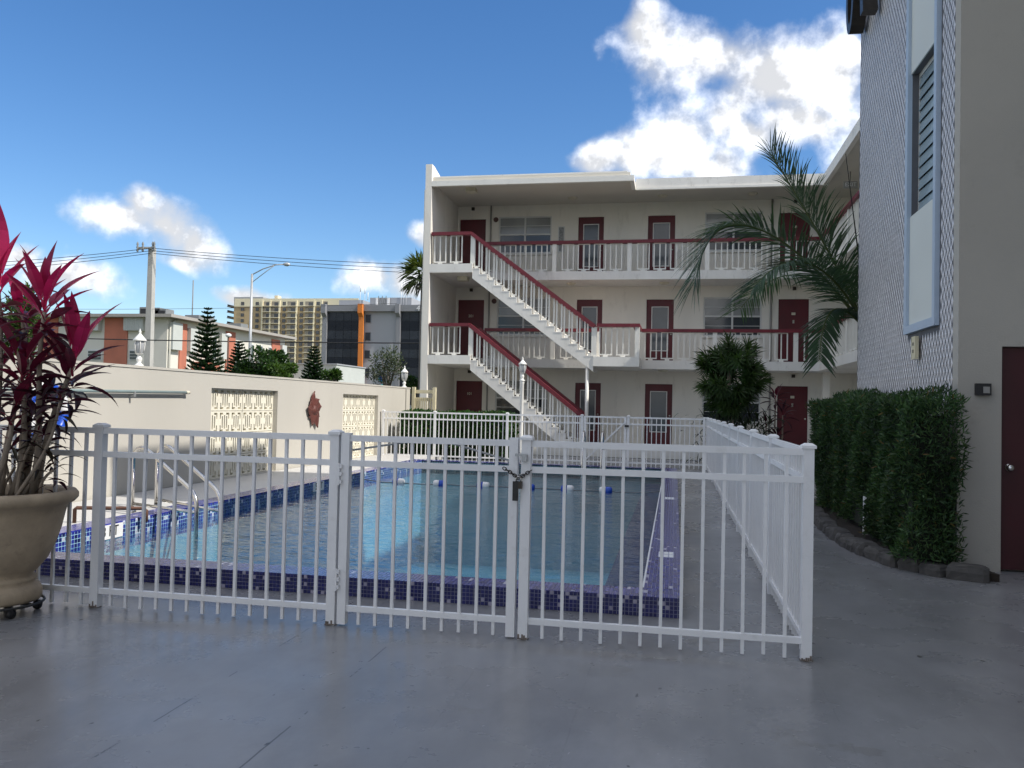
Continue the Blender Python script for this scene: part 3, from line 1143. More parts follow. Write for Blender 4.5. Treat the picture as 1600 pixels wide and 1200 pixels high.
b.box(LX-0.25, YB+0.6, 0, 9.2, YB+7, 8.45)
b.build('rear_block', M['cream'], apt)
b = MB()
b.prism([(YF, 0), (YF, 8.86), (YF+0.25, 8.86), (YF+2.4, 8.45), (YB+6, 8.45), (YB+6, 0)], 'x', LX, LX-0.2)
b.build('end_wall', M['cream'], apt)
b = MB()
b.box(LX-0.38, YF+0.5, 0, LX-0.2, YB+6, 8.2)
b.build('side_pilaster', M['slabpaint'], apt)
# roofs with stepped fascias
b = MB()
b.box(LX+0.002, YF+0.12, RS, -1.42, YB+7, 8.46)
b.build('roof', M['soffit'], apt)
b = MB()
b.box(LX+0.002, YF, 8.17, -1.30, YF+0.12, 8.335)
b.box(-1.42, YF+0.12, 8.17, -1.30, 26.1, 8.335)
b.build('roof_fascia', M['trimwhite'], apt)
b = MB()
b.box(LX+0.002, YF+0.125, 8.335, -1.50, YF+0.30, 8.50)
b.build('roof_parapet', M['slabpaint'], apt)
b = MB()
b.box(-1.418, 26.22, RS, 9.2, YB+7, 8.46)
b.box(4.32, 13.2, RS, 9.2, 26.22, 8.46)
b.build('roof', M['soffit'], apt)
b = MB()
b.box(-1.298, 26.10, 8.17, 4.20, 26.22, 8.24)
b.box(4.20, 13.2, 8.17, 4.32, 26.22, 8.24)
b.build('roof_drip_edge', M['trimwhite'], apt)
b = MB()
b.box(-1.298, 26.13, 8.24, 4.23, 26.25, 8.52)
b.box(4.23, 13.2, 8.24, 4.35, 26.25, 8.52)
b.build('roof_fascia', M['slabpaint'], apt)
# floor slabs
for (zb, zt) in ((SB3, F3), (SB2, F2)):
    b = MB()
    b.box(LX+0.002, YF, zb, -6.15, YW-0.08, zt)
    b.box(LX+0.002, YW-0.08, zb, 4.22, YB, zt)
    b.box(4.22, 13.2, zb, 5.9, YB, zt)
    if zt == F2:
        b.box(-2.40, YF, zb-0.015, -1.05, YW-0.08, zt)
    b.build('floor_slab', M['slabpaint'], apt)
b = MB()
b.box(LX+0.002, 24.8, 0.0, 5.9, YB, F1)
b.box(4.0, 13.2, 0.0, 5.9, 24.8, F1)
b.build('ground_slab', M['slabpaint'], apt)
b = MB()
b.box(5.9, 13.2, 0, 6.1, YB+0.6, 8.46)
b.build('wing_wall', M['cream'], apt)
# ground floor corner passage pier
b = MB()
b.box(4.45, YB-1.0, F1, 4.65, YB-0.8, SB2)
b.build('pier', M['cream'], apt)

# doors
def make_door(d, num=None):
    x0, x1, z0, z1, kind = d
    y = YB+0.05
    b = MB()
    if kind == 'plain':
        b.box(x0+0.002, y, z0+0.01, x1-0.002, y+0.05, z1-0.002)
    else:
        b.slab(x0+0.002, x1-0.002, z0+0.01, z1-0.002, [(x0+0.19, x1-0.19, z0+0.42, z1-0.26)], y, y+0.05, 'y')
    dr = b.build('door', M['doorred'], apt)
    b = MB()
    b.lathe([(0.0, 0.06), (0.028, 0.055), (0.034, 0.035), (0.015, 0.02), (0.03, 0.0)], 10)
    kx = x1-0.08 if kind == 'plain' or x0 > -2 else x1-0.09
    k_ = inst('knob', b.mesh('knob', M['steel'], smooth=True), dr, (kx, y-0.002, z0+0.95), (pi/2, 0, 0))
    if kind == 'glazed':
        MB().box(x0+0.19, y+0.02, z0+0.42, x1-0.19, y+0.03, z1-0.26).build('pane', M['doorglass'], dr)
        b = MB()
        b.slab(x0+0.165, x1-0.165, z0+0.395, z1-0.235, [(x0+0.195, x1-0.195, z0+0.425, z1-0.265)], y-0.012, y-0.001, 'y')
        b.build('pane_trim', M['frame'], dr)
    else:
        if num:
            inst('number', text_mesh(num, 0.13, 0.004, M['stain']), dr, ((x0+x1)/2, y-0.005, z0+1.55), (pi/2, 0, 0))
        else:
            MB().box((x0+x1)/2-0.03, y-0.012, z0+1.33, (x0+x1)/2+0.03, y, z0+1.44).build('knocker', M['steel'], dr)
            MB().box((x0+x1)/2-0.06, y-0.006, z0+1.60, (x0+x1)/2+0.06, y, z0+1.68).build('plaque', M['stain'], dr)


for d in doors:
    num = None
    if d[4] == 'plain' and d[0] < 0:
        num = {F3: '301', F2: '201', F1: '101'}[d[2]]
    make_door(d, num)


def make_window(x0, x1, z0, z1, y, parent, rows=4):
    b = MB()
    mid = (x0+x1)/2
    hs = []
    for (a, c_) in ((x0+0.045, mid-0.03), (mid+0.03, x1-0.045)):
        hs.append((a, c_, z0+0.05, z0+(z1-z0)*0.49))
        hs.append((a, c_, z0+(z1-z0)*0.53, z1-0.05))
    b.slab(x0+0.002, x1-0.002, z0+0.002, z1-0.002, hs, y, y+0.06, 'y')
    w = b.build('window', M['frame'], parent)
    for i, h in enumerate(hs):
        MB().box(h[0]+0.001, y+0.025, h[2]+0.001, h[1]-0.001, y+0.035, h[3]-0.001).build('pane', M['paneblind'] if i % 2 else M['pane'], w)
        zc = (h[2]+h[3])/2
        MB().box(h[0], y+0.012, zc-0.008, h[1], y+0.024, zc+0.008).build('glazing_bar', M['frame'], w)
    MB().box(x0-0.03, y-0.10, z0-0.06, x1+0.03, y-0.001, z0-0.002).build('sill', M['slabpaint'], w)


for w_ in wins:
    make_window(w_[0], w_[1], w_[2], w_[3], YB+0.03, apt)
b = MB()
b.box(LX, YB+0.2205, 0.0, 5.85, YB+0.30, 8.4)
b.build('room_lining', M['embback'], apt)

# railings
b = MB()
for x in (-0.195, -0.0175, 0.16):
    b.box(x, -0.02, 0.085, x+0.035, 0.02, 0.86)
b.box(-0.195, -0.02, 0.045, 0.195, 0.02, 0.0845)
b.box(-0.195, -0.02, 0.8605, 0.195, 0.02, 0.885)
b.box(-0.07, -0.02, 0.0, 0.07, 0.02, 0.0445)
BAL = b.mesh('baluster_panel', M['trimwhite'])
NEW = MB().cbox(0, 0, 0, 0.135, 0.10, 0.885).mesh('newel', M['trimwhite'])


def railing(x0, x1, y, z, step=0.512, newel_every=4, newels=None, along='x', phase=0.0):
    mid = ((x0+x1)/2, y, z) if along == 'x' else (y, (x0+x1)/2, z)
    b = MB()
    if along == 'x':
        b.box(x0, y-0.10, z+0.885, x1, y+0.10, z+0.985)
    else:
        b.box(y-0.10, x0, z+0.885, y+0.10, x1, z+0.985)
    r = b.build('railing', M['red'], apt, at_=mid)
    q = x0+0.27+phase
    i = 0
    while q < x1-0.2:
        rot = (0, 0, 0) if along == 'x' else (0, 0, pi/2)
        if newel_every and i % (newel_every+1) == newel_every:
            inst('newel', NEW, r, (q-0.09, y, z) if along == 'x' else (y, q-0.09, z), rot)
            q += 0.34
        else:
            inst('baluster_panel', BAL, r, (q, y, z) if along == 'x' else (y, q, z), rot)
            q += step
        i += 1
    return r


railing(-6.10, 4.22, YW, F3)
railing(-6.10, -2.42, YW, F2)
railing(-1.05, 4.22, YW, F2)
railing(13.3, 26.65, 4.30, F3, along='y')
railing(13.3, 26.65, 4.30, F2, along='y')
railing(LX+0.03, -6.22, YF+0.1, F3, newel_every=0)
railing(LX+0.03, -6.22, YF+0.1, F2, newel_every=0)
railing(-2.32, -1.05, YF+0.1, F2, newel_every=0)
rl = railing(YF+0.21, YW-0.12, -1.15, F2, newel_every=0, along='y')
for (x, y, z) in ((-6.16, YF+0.1, F3), (-6.16, YF+0.1, F2), (-1.12, YF+0.1, F2), (-2.38, YF+0.1, F2)):
    inst('newel', NEW, apt, (x, y, z))

# stairs
def stairs(x0, z0, x1, z1, n):
    dx, dzz = (x1-x0)/n, (z0-z1)/n
    poly = [(x0, z0-0.27), (x0, z0)]
    for i in range(n):
        xa = x0+dx*i
        za = z0-dzz*(i+1)
        poly += [(xa+0.0, za), (xa+dx, za)]
    poly += [(x1, max(z1-0.27, 0.02))]
    lower = z1-0.27
    if lower < 0.02:
        poly += [(x1-0.3, 0.02)]
    st = []
    b = MB()
    # stringer as vertical strips so the stepped outline stays a clean mesh
    def soff(x):
        return max(0.02, z0-0.40 - (x-x0)*(z0-z1)/(x1-x0)-0.05)
    for i in range(n):
        xa, xb = x0+dx*i, x0+dx*(i+1)
        za = z0-dzz*(i+1)
        b.prism([(xa, soff(xa)), (xb, soff(xb)), (xb, za), (xa, za)], 'y', YF+0.02, YF+1.45)
    s = b.build('staircase', M['slabpaint'], apt, at_=((x0+x1)/2, YF, z1))
    for i in range(n):
        xa, xb = x0+dx*i, x0+dx*(i+1)
        za = z0-dzz*(i+1)
        MB().box(xa-0.02, YF+0.012, za+0.001, xb+0.0, YF+1.455, za+0.03).build('tread', M['slabpaint'], s)
        b = MB()
        for q in (xa+0.022, xb-0.062):
            ztop = z0+0.885-(q+0.015-x0)*(z0-z1)/(x1-x0)-0.02
            b.box(q, YF+0.07, za+0.075, q+0.044, YF+0.11, ztop)
        b.box(xa+0.0665, YF+0.072, za+0.075, xb-0.0625, YF+0.108, za+0.11)
        b.box(xa+0.07, YF+0.07, za+0.031, xb-0.07, YF+0.11, za+0.0745)
        b.build('baluster', M['trimwhite'], s)
    for yy in (YF+0.1, YF+1.38):
        b = MB()
        b.bar((x0-0.06, yy, z0+0.93), (x1+0.02, yy, z1+0.90), 0.2, 0.115)
        b.build('handrail', M['red'], s)
    for yy in (YF+0.1, YF+1.38):
        MB().cbox(x1+0.0, yy, z1+0.0, 0.14, 0.11, 0.86).build('newel', M['trimwhite'], s)


stairs(-6.15, F3, -2.40, F2, 16)
stairs(-6.15, F2, -2.72, F1, 15)
b = MB()
b.tube([(-2.58, YF+0.12, F1), (-2.58, YF+0.12, SB2-0.02)], 0.055, 10)
b.build('column', M['trimwhite'], apt, True)
# ceiling lights, pipes, alarms
for (x, y, z) in ((-6.45, 25.9, RS), (-6.65, 25.9, SB3)):
    b = MB()
    b.box(x-0.16, y-0.16, z-0.13, x+0.16, y+0.16, z-0.001)
    b.build('ceiling_light', M['stain'], apt)
b = MB()
b.lathe([(0.0, -0.07), (0.10, -0.06), (0.15, -0.03), (0.16, -0.001)], 16)
CL = b.mesh('ceiling_light', M['stain'], smooth=True)
for (x, z) in ((-3.4, RS), (-0.5, RS), (-3.4, SB3), (-0.4, SB3), (2.6, SB3), (-0.4, SB2), (2.3, RS)):
    inst('ceiling_light', CL, apt, (x, 27.4, z))
for (z0, z1) in ((F3, RS), (F2, SB3), (F1, SB2)):
    for x in (-6.32, 2.98):
        b = MB()
        b.tube([(x, YB-0.035, z0), (x, YB-0.035, z1)], 0.03, 6)
        b.build('conduit', M['pipe'], apt, True)
    b = MB()
    b.lathe([(0.0, 0.06), (0.07, 0.05), (0.09, 0.0)], 12)
    inst('alarm_bell', b.mesh('alarm_bell', M['alarm'], smooth=True), apt, (-6.15, YB-0.005, z1-0.48), (pi/2, 0, 0))
    for x in (-6.95, 3.7):
        MB().box(x-0.05, YB-0.10, z1-0.15, x+0.05, YB-0.002, z1-0.05).build('door_lamp', M['bronze'], apt)
b = MB()
b.slab(-3.98, -3.76, F3+0.9, F3+1.78, [(-3.95, -3.79, F3+0.93, F3+1.75)], YB-0.03, YB-0.005, 'y')
hx = b.build('wall_hanging', M['frame'], apt)
MB().box(-3.95, YB-0.022, F3+0.93, -3.79, YB-0.012, F3+1.75).build('hanging_panel', paint('patterned grey panel', (0.30, 0.31, 0.31), 0.6, 0.7, 22), hx)
t = thing('exit_sign', 'small exit sign hanging under the roof of the right balcony corner', 'sign', (4.78, 25.2, 7.9))
MB().box(4.6, 25.18, 7.82, 4.98, 25.22, 8.02).build('sign_box', M['pipe'], t)
MB().box(4.77, 25.19, 8.02, 4.80, 25.21, 8.30).build('hanger', M['pipe'], t)
inst('lettering', text_mesh('EXIT', 0.15, 0.002, M['white']), t, (4.79, 25.175, 7.92), (pi/2, 0, 0))

# ------------------------------------------------------------------ textured block on the right
RX, RY0, RY1, RT = 2.6, 8.6, 13.14, 10.8
blkb = thing('corner_building', 'tall building corner with embossed blue white tile wall and plain stucco side', 'building', (RX, 10, 0))
SY0, SY1, SZ0 = 9.22, 10.40, 2.36                  # window strip
b = MB()
b.slab(RY0+0.16, RY1, 0, RT, [(9.31, 10.30, 3.70, 5.35)], RX+0.02, RX+0.22, 'x')
b.build('wall', M['embback'], blkb)
b = MB()
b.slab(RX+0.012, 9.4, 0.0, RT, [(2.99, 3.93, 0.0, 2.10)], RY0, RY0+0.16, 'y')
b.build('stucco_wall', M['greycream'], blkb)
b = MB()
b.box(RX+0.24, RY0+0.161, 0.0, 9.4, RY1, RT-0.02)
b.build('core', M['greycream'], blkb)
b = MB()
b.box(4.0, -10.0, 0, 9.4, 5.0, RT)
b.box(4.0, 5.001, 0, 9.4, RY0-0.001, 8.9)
b.build('unseen_wing', M['greycream'], blkb)  # unseen wing, placed and sized to cast the foreground shade
b = MB()
b.box(RX-0.03, RY0-0.03, RT, 9.5, RY1+0.03, RT+0.12)
b.build('roof_coping', M['slabpaint'], blkb)
# embossed tile relief: lozenges set in staggered rows
b = MB()
ch_, cw_ = 0.150, 0.098
nz, ny = int(RT/ch_*2), int((RY1-RY0)/cw_)
for j in range(nz):
    z = 0.9+j*ch_/2
    if z > RT-0.05:
        break
    for i in range(ny+1):
        y = RY0+0.02+(i+0.5*(j % 2))*cw_
        if y > RY1-0.05 or y < RY0+0.20:
            continue
        if SY0-0.03 < y < SY1+0.03 and z > SZ0-0.05:
            continue
        hh, ww = ch_*0.44, cw_*0.36
        c = Vector((RX+0.012, y, z))
        t_, d_, l_, r_ = (RX+0.019, y, z+hh), (RX+0.019, y, z-hh), (RX+0.019, y-ww, z), (RX+0.019, y+ww, z)
        b.face([c, t_, l_])
        b.face([c, l_, d_])
        b.face([c, d_, r_])
        b.face([c, r_, t_])
o = b.build('embossed_tiles', M['emb'], blkb)
o['kind'] = 'stuff'
b = MB()
b.slab(SY0, SY1, SZ0, RT-0.1, [(SY0+0.085, SY1-0.10, SZ0+0.09, RT-0.2)], RX-0.03, RX+0.0195, 'x')
b.build('strip_frame', M['framepale'], blkb)
for z0, z1 in ((SZ0+0.092, 3.70), (5.35, RT-0.202)):
    MB().box(RX+0.005, SY0+0.087, z0, RX+0.0195, SY1-0.102, z1).build('infill_panel', M['panel'], blkb)
w = MB()
w.slab(9.31, 10.30, 3.70, 5.35, [(9.34, 10.27, 3.73, 5.30)], RX+0.09, RX+0.14, 'x')
jw = w.build('louvre_window', M['frame'], blkb)
for i in range(12):
    z = 3.74+i*0.13
    b = MB()
    b.prism([(9.342, z), (10.268, z), (10.268, z+0.122), (9.342, z+0.122)], 'x', 0, 0.006)
    b.v = [(RX+0.080+x_+0.022*(z_-z)/0.13, y_, z_) for x_, y_, z_ in b.v]
    b.build('louvre', M['louvre'], jw)
MB().box(RX+0.16, 9.31, 3.70, RX+0.20, 10.30, 5.35).build('blind', M['embback'], jw)
b = MB()
b.box(2.995, RY0+0.06, 0.02, 3.925, RY0+0.11, 2.095)
dr = b.build('door', paint('shaded maroon door paint', (0.055, 0.007, 0.011), 0.5, 0.25, 2), blkb)  # shade on this door is put into its colour
b = MB()
b.lathe([(0.0, 0.07), (0.025, 0.066), (0.034, 0.045), (0.014, 0.03), (0.014, 0.012), (0.034, 0.01), (0.036, 0.0)], 14)
inst('knob', b.mesh('knob', M['steel'], smooth=True), dr, (3.075, RY0+0.06, 0.97), (pi/2, 0, 0))
t = thing('keypad_box', 'small black keypad box on the stucco wall beside the red door', 'keypad', (2.82, RY0, 1.69))
MB().box(2.755, RY0-0.05, 1.64, 2.885, RY0-0.001, 1.75).build('case', M['black'], t)
MB().box(2.815, RY0-0.055, 1.66, 2.87, RY0-0.0505, 1.72).build('key_panel', M['pipe'], t)
t = thing('outlet_box', 'pale outlet box under the tall window strip on the tile wall', 'outlet', (RX, 9.9, 2.2))
MB().box(RX-0.05, 9.83, 2.05, RX-0.012, 9.97, 2.30).build('cover', M['beige'], t)
for z in (2.12, 2.2):
    MB().box(RX-0.054, 9.885, z, RX-0.0505, 9.915, z+0.035).build('socket', M['black'], t)
for (y, z, ln, nm) in ((12.75, 6.92, 0.9, 'rounded'), (11.95, 6.83, 0.8, 'straight')):
    t = thing('sign_letter', '%s bronze sign letter high on the tile wall' % nm, 'letter', (RX-0.1, y, z), 'bronze letters on the tile wall')
    b = MB()
    if nm == 'rounded':
        pts = [(y+0.26*cos(a), z+0.5+0.5*sin(a)) for a in [i*2*pi/24 for i in range(24)]]
        inn = [(y+0.14*cos(a), z+0.5+0.36*sin(a)) for a in [i*2*pi/24 for i in range(24)]]
        for i in range(24):
            j = (i+1) % 24
            b.prism([pts[i], pts[j], inn[j], inn[i]], 'x', RX-0.22, RX-0.03)
    else:
        b.prism([(y-0.12, z), (y+0.05, z), (y+0.20, z+1.0), (y+0.02, z+1.0)], 'x', RX-0.22, RX-0.03)
    b.build('letter_body', M['bronze'], t)

# ------------------------------------------------------------------ stone edging, bed, hedges
bed = MB()
edge = [(2.72, 8.05), (2.40, 8.18), (2.12, 8.55), (1.96, 9.1), (1.88, 9.8), (1.86, 10.6), (1.88, 11.4), (1.93, 12.2), (2.0, 13.0), (2.08, 13.8)]
bed.prism([(x+0.08, y+0.02) for x, y in edge] + [(RX-0.02, 13.8), (RX-0.02, 8.58), (2.72, 8.58)], 'z', 0.003, 0.07)
tag(bed.build('planting_bed', M['soil']), kind='structure')
ed = thing('stone_edging', 'curved row of dark rough stones edging the hedge bed', 'edging', (2.0, 10, 0))
rng = random.Random(8)
dist = 0
for (xa, ya), (xb, yb) in zip(edge[:-1], edge[1:]):
    ln = sqrt((xb-xa)**2+(yb-ya)**2)
    n = max(1, int(round(ln/0.27)))
    for k in range(n):
        f0, f1_ = k/n, (k+1)/n
        cx_, cy_ = xa+(xb-xa)*(f0+f1_)/2, ya+(yb-ya)*(f0+f1_)/2
        a = math.atan2(yb-ya, xb-xa)
        b = MB()
        hw, hd, hh = ln/n/2*0.97, 0.085*rng.uniform(0.85, 1.2), rng.uniform(0.095, 0.135)
        ring_ = []
        for lv, sc_ in ((0.0, 1.0), (0.55, 1.03), (0.85, 0.93), (1.0, 0.72)):
            row = []
            for (ux, uy) in ((-1, -0.7), (-0.75, -1), (0, -1.05), (0.75, -1), (1, -0.7), (1, 0.7), (0.75, 1), (0, 1.05), (-0.75, 1), (-1, 0.7)):
                jx = rng.uniform(-0.012, 0.012)
                row.append((ux*hw*min(1, sc_)+jx*lv, uy*hd*sc_+rng.uniform(-0.012, 0.012), 0.002+hh*lv+rng.uniform(-0.006, 0.006)*lv))
            ring_.append(row)
        for r0, r1 in zip(ring_[:-1], ring_[1:]):
            for i in range(10):
                j = (i+1) % 10
                b.face([r0[i], r0[j], r1[j], r1[i]])
        b.face(ring_[-1])
        me = b.mesh('stone', M['stone'])
        inst('stone', me, ed, (cx_, cy_, 0), (0, 0, a))


def blade(b, p, d, l, w, up, fold=0.0, segs=2, droop=0.0):
    """one leaf: tapered strip from p along d"""
    d = d.normalized()
    s_ = d.cross(up)
    if s_.length < 1e-3:
        s_ = Vector((1, 0, 0))
    s_.normalize()
    prev = None
    q = p.copy()
    prof = {2: (0.5, 1.0, 0.0), 3: (0.45, 1.0, 0.75, 0.0), 4: (0.35, 0.9, 1.0, 0.65, 0.0)}[segs]
    for i in range(segs+1):
        h = w*0.5*prof[i]
        cur = (q - s_*h, q + s_*h)
        if prev:
            if i == segs:
                b.face([prev[0], prev[1], q])
            else:
                b.face([prev[0], prev[1], cur[1], cur[0]])
        prev = cur
        d = (d + Vector((0, 0, -droop))).normalized()
        q = q + d*(l/segs)


def rv(r):
    z = r.uniform(-1, 1)
    a = r.uniform(0, 2*pi)
    k = sqrt(1-z*z)
    return Vector((k*cos(a), k*sin(a), z))


def box_hedge(name, label, x0, x1, y0, y1, z0, z1, n, l, w, cols, seed, grp=None, lump=0.08, xt=0.0):
    r = random.Random(seed)
    t = thing(name, label, 'hedge', ((x0+x1)/2, (y0+y1)/2, z0), grp)
    b = MB()
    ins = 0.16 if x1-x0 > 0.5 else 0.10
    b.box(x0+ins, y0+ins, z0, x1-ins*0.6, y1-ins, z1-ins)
    b.build('dark_core', paint('hedge inner shade', (0.012, 0.016, 0.008), 0.9, 0.4, 9), t)  # solid dark box; shade deep in the hedge is put into its colour
    b = MB()
    ax, ay, az_ = (y1-y0)*(z1-z0), (x1-x0)*(z1-z0), (x1-x0)*(y1-y0)
    tot = 2*ax+2*ay+az_
    for k in range(n):
        q = r.uniform(0, tot)
        if q < 2*ax:
            p = Vector((x0 if q < ax*1.5 else x1, r.uniform(y0, y1), r.uniform(z0, z1)))
            nn = Vector((-1 if q < ax*1.5 else 1, 0, 0))
        elif q < 2*ax+2*ay:
            p = Vector((r.uniform(x0, x1), y0 if q < 2*ax+ay else y1, r.uniform(z0, z1)))
            nn = Vector((0, -1 if q < 2*ax+ay else 1, 0))
        else:
            p = Vector((r.uniform(x0, x1), r.uniform(y0, y1), z1))
            nn = Vector((0, 0, 1))
        f_ = (p.z-z0)/(z1-z0)
        lumpv = sin(p.y*3.1+p.z*2.3+seed)*sin(p.z*4.7+p.x*3+p.y*1.3) + 0.5*sin(p.y*9+p.z*7)
        depth = abs(r.gauss(0, 0.07)) - lump*lumpv
        p = p - nn*depth
        if xt:
            p.x += xt*(1-f_)*(1 if p.x < (x0+x1)/2 else 0.2)
        d = (nn*0.55 + rv(r)*0.8 + Vector((0, 0, 0.35))).normalized()
        c = r.choice(cols) if r.random() > 0.015 else (0.14, 0.09, 0.03)
        j = r.uniform(0.6, 1.4)*(1+0.35*sin(p.y*2.3+p.z*3.1+seed)*sin(p.y*5.1-p.z*1.7))
        b.col = (c[0]*j, c[1]*j, c[2]*j)
        blade(b, p, d, l*r.uniform(0.6, 1.3), w*r.uniform(0.7, 1.2), rv(r))
    o = b.build('foliage', M['leaf'], t, colors=True)
    o['kind'] = 'stuff'
    return t


HG = [(0.032, 0.070, 0.026), (0.044, 0.088, 0.032), (0.020, 0.048, 0.019), (0.056, 0.096, 0.034)]
box_hedge('clipped_hedge', 'tall clipped dark green hedge against the embossed tile wall', 2.02, 2.56, 8.25, 13.5, 0.12, 1.60, 64000, 0.062, 0.014, HG, 3, lump=0.095, xt=0.12)
HG2 = [(0.022, 0.075, 0.012), (0.035, 0.10, 0.02), (0.014, 0.045, 0.01)]
box_hedge('clipped_hedge', 'low clipped green hedge behind the far white fence under the stairs', -7.15, -4.2, 21.5, 22.6, 0.02, 1.2, 15000, 0.075, 0.035, HG2, 5, lump=0.05)
b = MB()
b.tube([(2.11, 10.05, 0.1), (2.11, 10.04, 0.52)], 0.03, 8)
tag(b.build('standpipe', M['white'], None, at_=(1.96, 10.05, 0.1)), 'white plastic standpipe half buried in the tall hedge', 'pipe')

# ------------------------------------------------------------------ lamp post
t = thing('lamp_post', 'white garden lamp post with lantern head in front of the stairs', 'lamp post', (-3.97, 21.95, 0))
b = MB()
b.lathe([(0.11, 0), (0.11, 0.05), (0.075, 0.10), (0.06, 0.16), (0.06, 0.30), (0.048, 0.34), (0.045, 2.02), (0.06, 2.05), (0.045, 2.10)], 12, (-3.97, 21.95, 0))
b.build('post', M['lampwhite'], t, True)
lantern_parts(t, -3.97, 21.95, 2.10, 0.86)

# ------------------------------------------------------------------ big planter with cordyline
PCX, PCY = -4.395, 4.90
t = thing('stone_planter', 'large weathered stone planter urn by the fence at the left edge', 'planter', (PCX, PCY, 0.08))
b = MB()
b.lathe([(0.0, 0.085), (0.25, 0.085), (0.262, 0.10), (0.262, 0.15), (0.245, 0.185), (0.215, 0.20), (0.225, 0.22), (0.225, 0.24), (0.20, 0.255), (0.235, 0.29), (0.29, 0.36),
         (0.335, 0.46), (0.365, 0.56), (0.385, 0.66), (0.40, 0.715), (0.44, 0.735), (0.462, 0.76), (0.462, 0.79), (0.445, 0.812), (0.41, 0.815), (0.385, 0.80), (0.37, 0.74), (0.36, 0.70)], 48, (PCX, PCY, 0))
b.build('urn', M['pot'], t, True)
b = MB()
b.lathe([(0.37, 0.742), (0.2, 0.75), (0.0, 0.755)], 24, (PCX, PCY, 0))
b.build('potting_soil', M['soil'], t, True)
t = thing('plant_caddy', 'low black wheeled caddy under the stone planter', 'caddy', (PCX, PCY, 0))
b = MB()
pts = [(PCX+0.275*cos(2*pi*i/28), PCY+0.275*sin(2*pi*i/28), 0.072) for i in range(29)]
b.tube(pts, 0.009, 6, cap=False)
b.build('ring', M['black'], t, True)
for k in range(3):
    a = k*pi/3
    MB().bar((PCX-0.27*cos(a), PCY-0.27*sin(a), 0.072), (PCX+0.27*cos(a), PCY+0.27*sin(a), 0.072), 0.02, 0.012).build('spoke', M['black'], t)
for k in range(5):
    a = k*2*pi/5-0.5
    x, y = PCX+0.235*cos(a), PCY+0.235*sin(a)
    b = MB()
    b.tube([(x-0.014, y, 0.032), (x+0.014, y, 0.032)], 0.031, 12)
    b.build('wheel', M['black'], t, True)

ti = thing('cordyline_plant', 'tall pink and burgundy cordyline growing in the stone planter', 'plant', (PCX, PCY, 0.75))
r = random.Random(21)


def ti_leaf_mesh(seed, bend, cols, width, hue):
    rr = random.Random(seed)
    b = MB()
    n = 9
    L_ = 1.0
    prev = None
    q = Vector((0, 0, 0))
    ang = 0.0
    for i in range(n+1):
        f_ = i/n
        if f_ < 0.22:
            w_ = 0.018 + 0.012*(f_/0.22)
        else:
            g2 = (f_-0.22)/0.78
            w_ = width*(sin(pi*g2**0.72)**0.9)+0.004*(1-g2)
        if i == n:
            w_ = 0.001
        lift = w_*0.45
        tw = 0.12*sin(f_*3+seed)
        cur = (q + Vector((-w_, 0, lift+w_*tw)), q, q + Vector((w_, 0, lift-w_*tw)))
        if prev:
            k = rr.uniform(0.85, 1.15)
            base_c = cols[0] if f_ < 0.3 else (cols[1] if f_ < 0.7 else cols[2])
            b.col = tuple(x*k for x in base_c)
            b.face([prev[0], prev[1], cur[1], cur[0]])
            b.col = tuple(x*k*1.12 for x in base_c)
            b.face([prev[1], prev[2], cur[2], cur[1]])
        prev = cur
        ang = -bend*(f_**1.3)
        q = q + Vector((0, cos(ang), sin(ang)))*(L_/n)
    return b.mesh('leaf', M['tileaf'], smooth=True, colors=True)


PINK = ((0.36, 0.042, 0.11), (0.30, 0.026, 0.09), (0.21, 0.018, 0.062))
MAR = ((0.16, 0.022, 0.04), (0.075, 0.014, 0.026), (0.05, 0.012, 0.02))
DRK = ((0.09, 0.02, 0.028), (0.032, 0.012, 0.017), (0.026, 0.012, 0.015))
GRN = ((0.06, 0.05, 0.025), (0.035, 0.04, 0.02), (0.03, 0.032, 0.018))
LM = {'p': [ti_leaf_mesh(i, 0.25+0.15*i, PINK, 0.090, 0) for i in range(3)],
      'm': [ti_leaf_mesh(10+i, 0.5+0.25*i, MAR, 0.086, 0) for i in range(3)],
      'd': [ti_leaf_mesh(20+i, 0.55+0.28*i, DRK, 0.080, 0) for i in range(4)],
      'g': [ti_leaf_mesh(30+i, 0.7+0.4*i, GRN, 0.045, 0) for i in range(3)]}


def place_leaf(parent, me, base, d, l, roll, wscale=1.0):
    d = d.normalized()
    y = d
    up = Vector((0, 0, 1)) - d*d.z
    if up.length < 0.05:
        up = Vector((0, -1, 0))
    up.normalize()
    x = y.cross(up).normalized()
    up = x.cross(y)
    mt_ = Matrix((x, y, up)).transposed()
    mt_ = mt_ @ Matrix.Rotation(roll, 3, 'Y')
    e = mt_.to_euler()
    return inst('leaf', me, parent, base, e, (l*wscale, l, l))


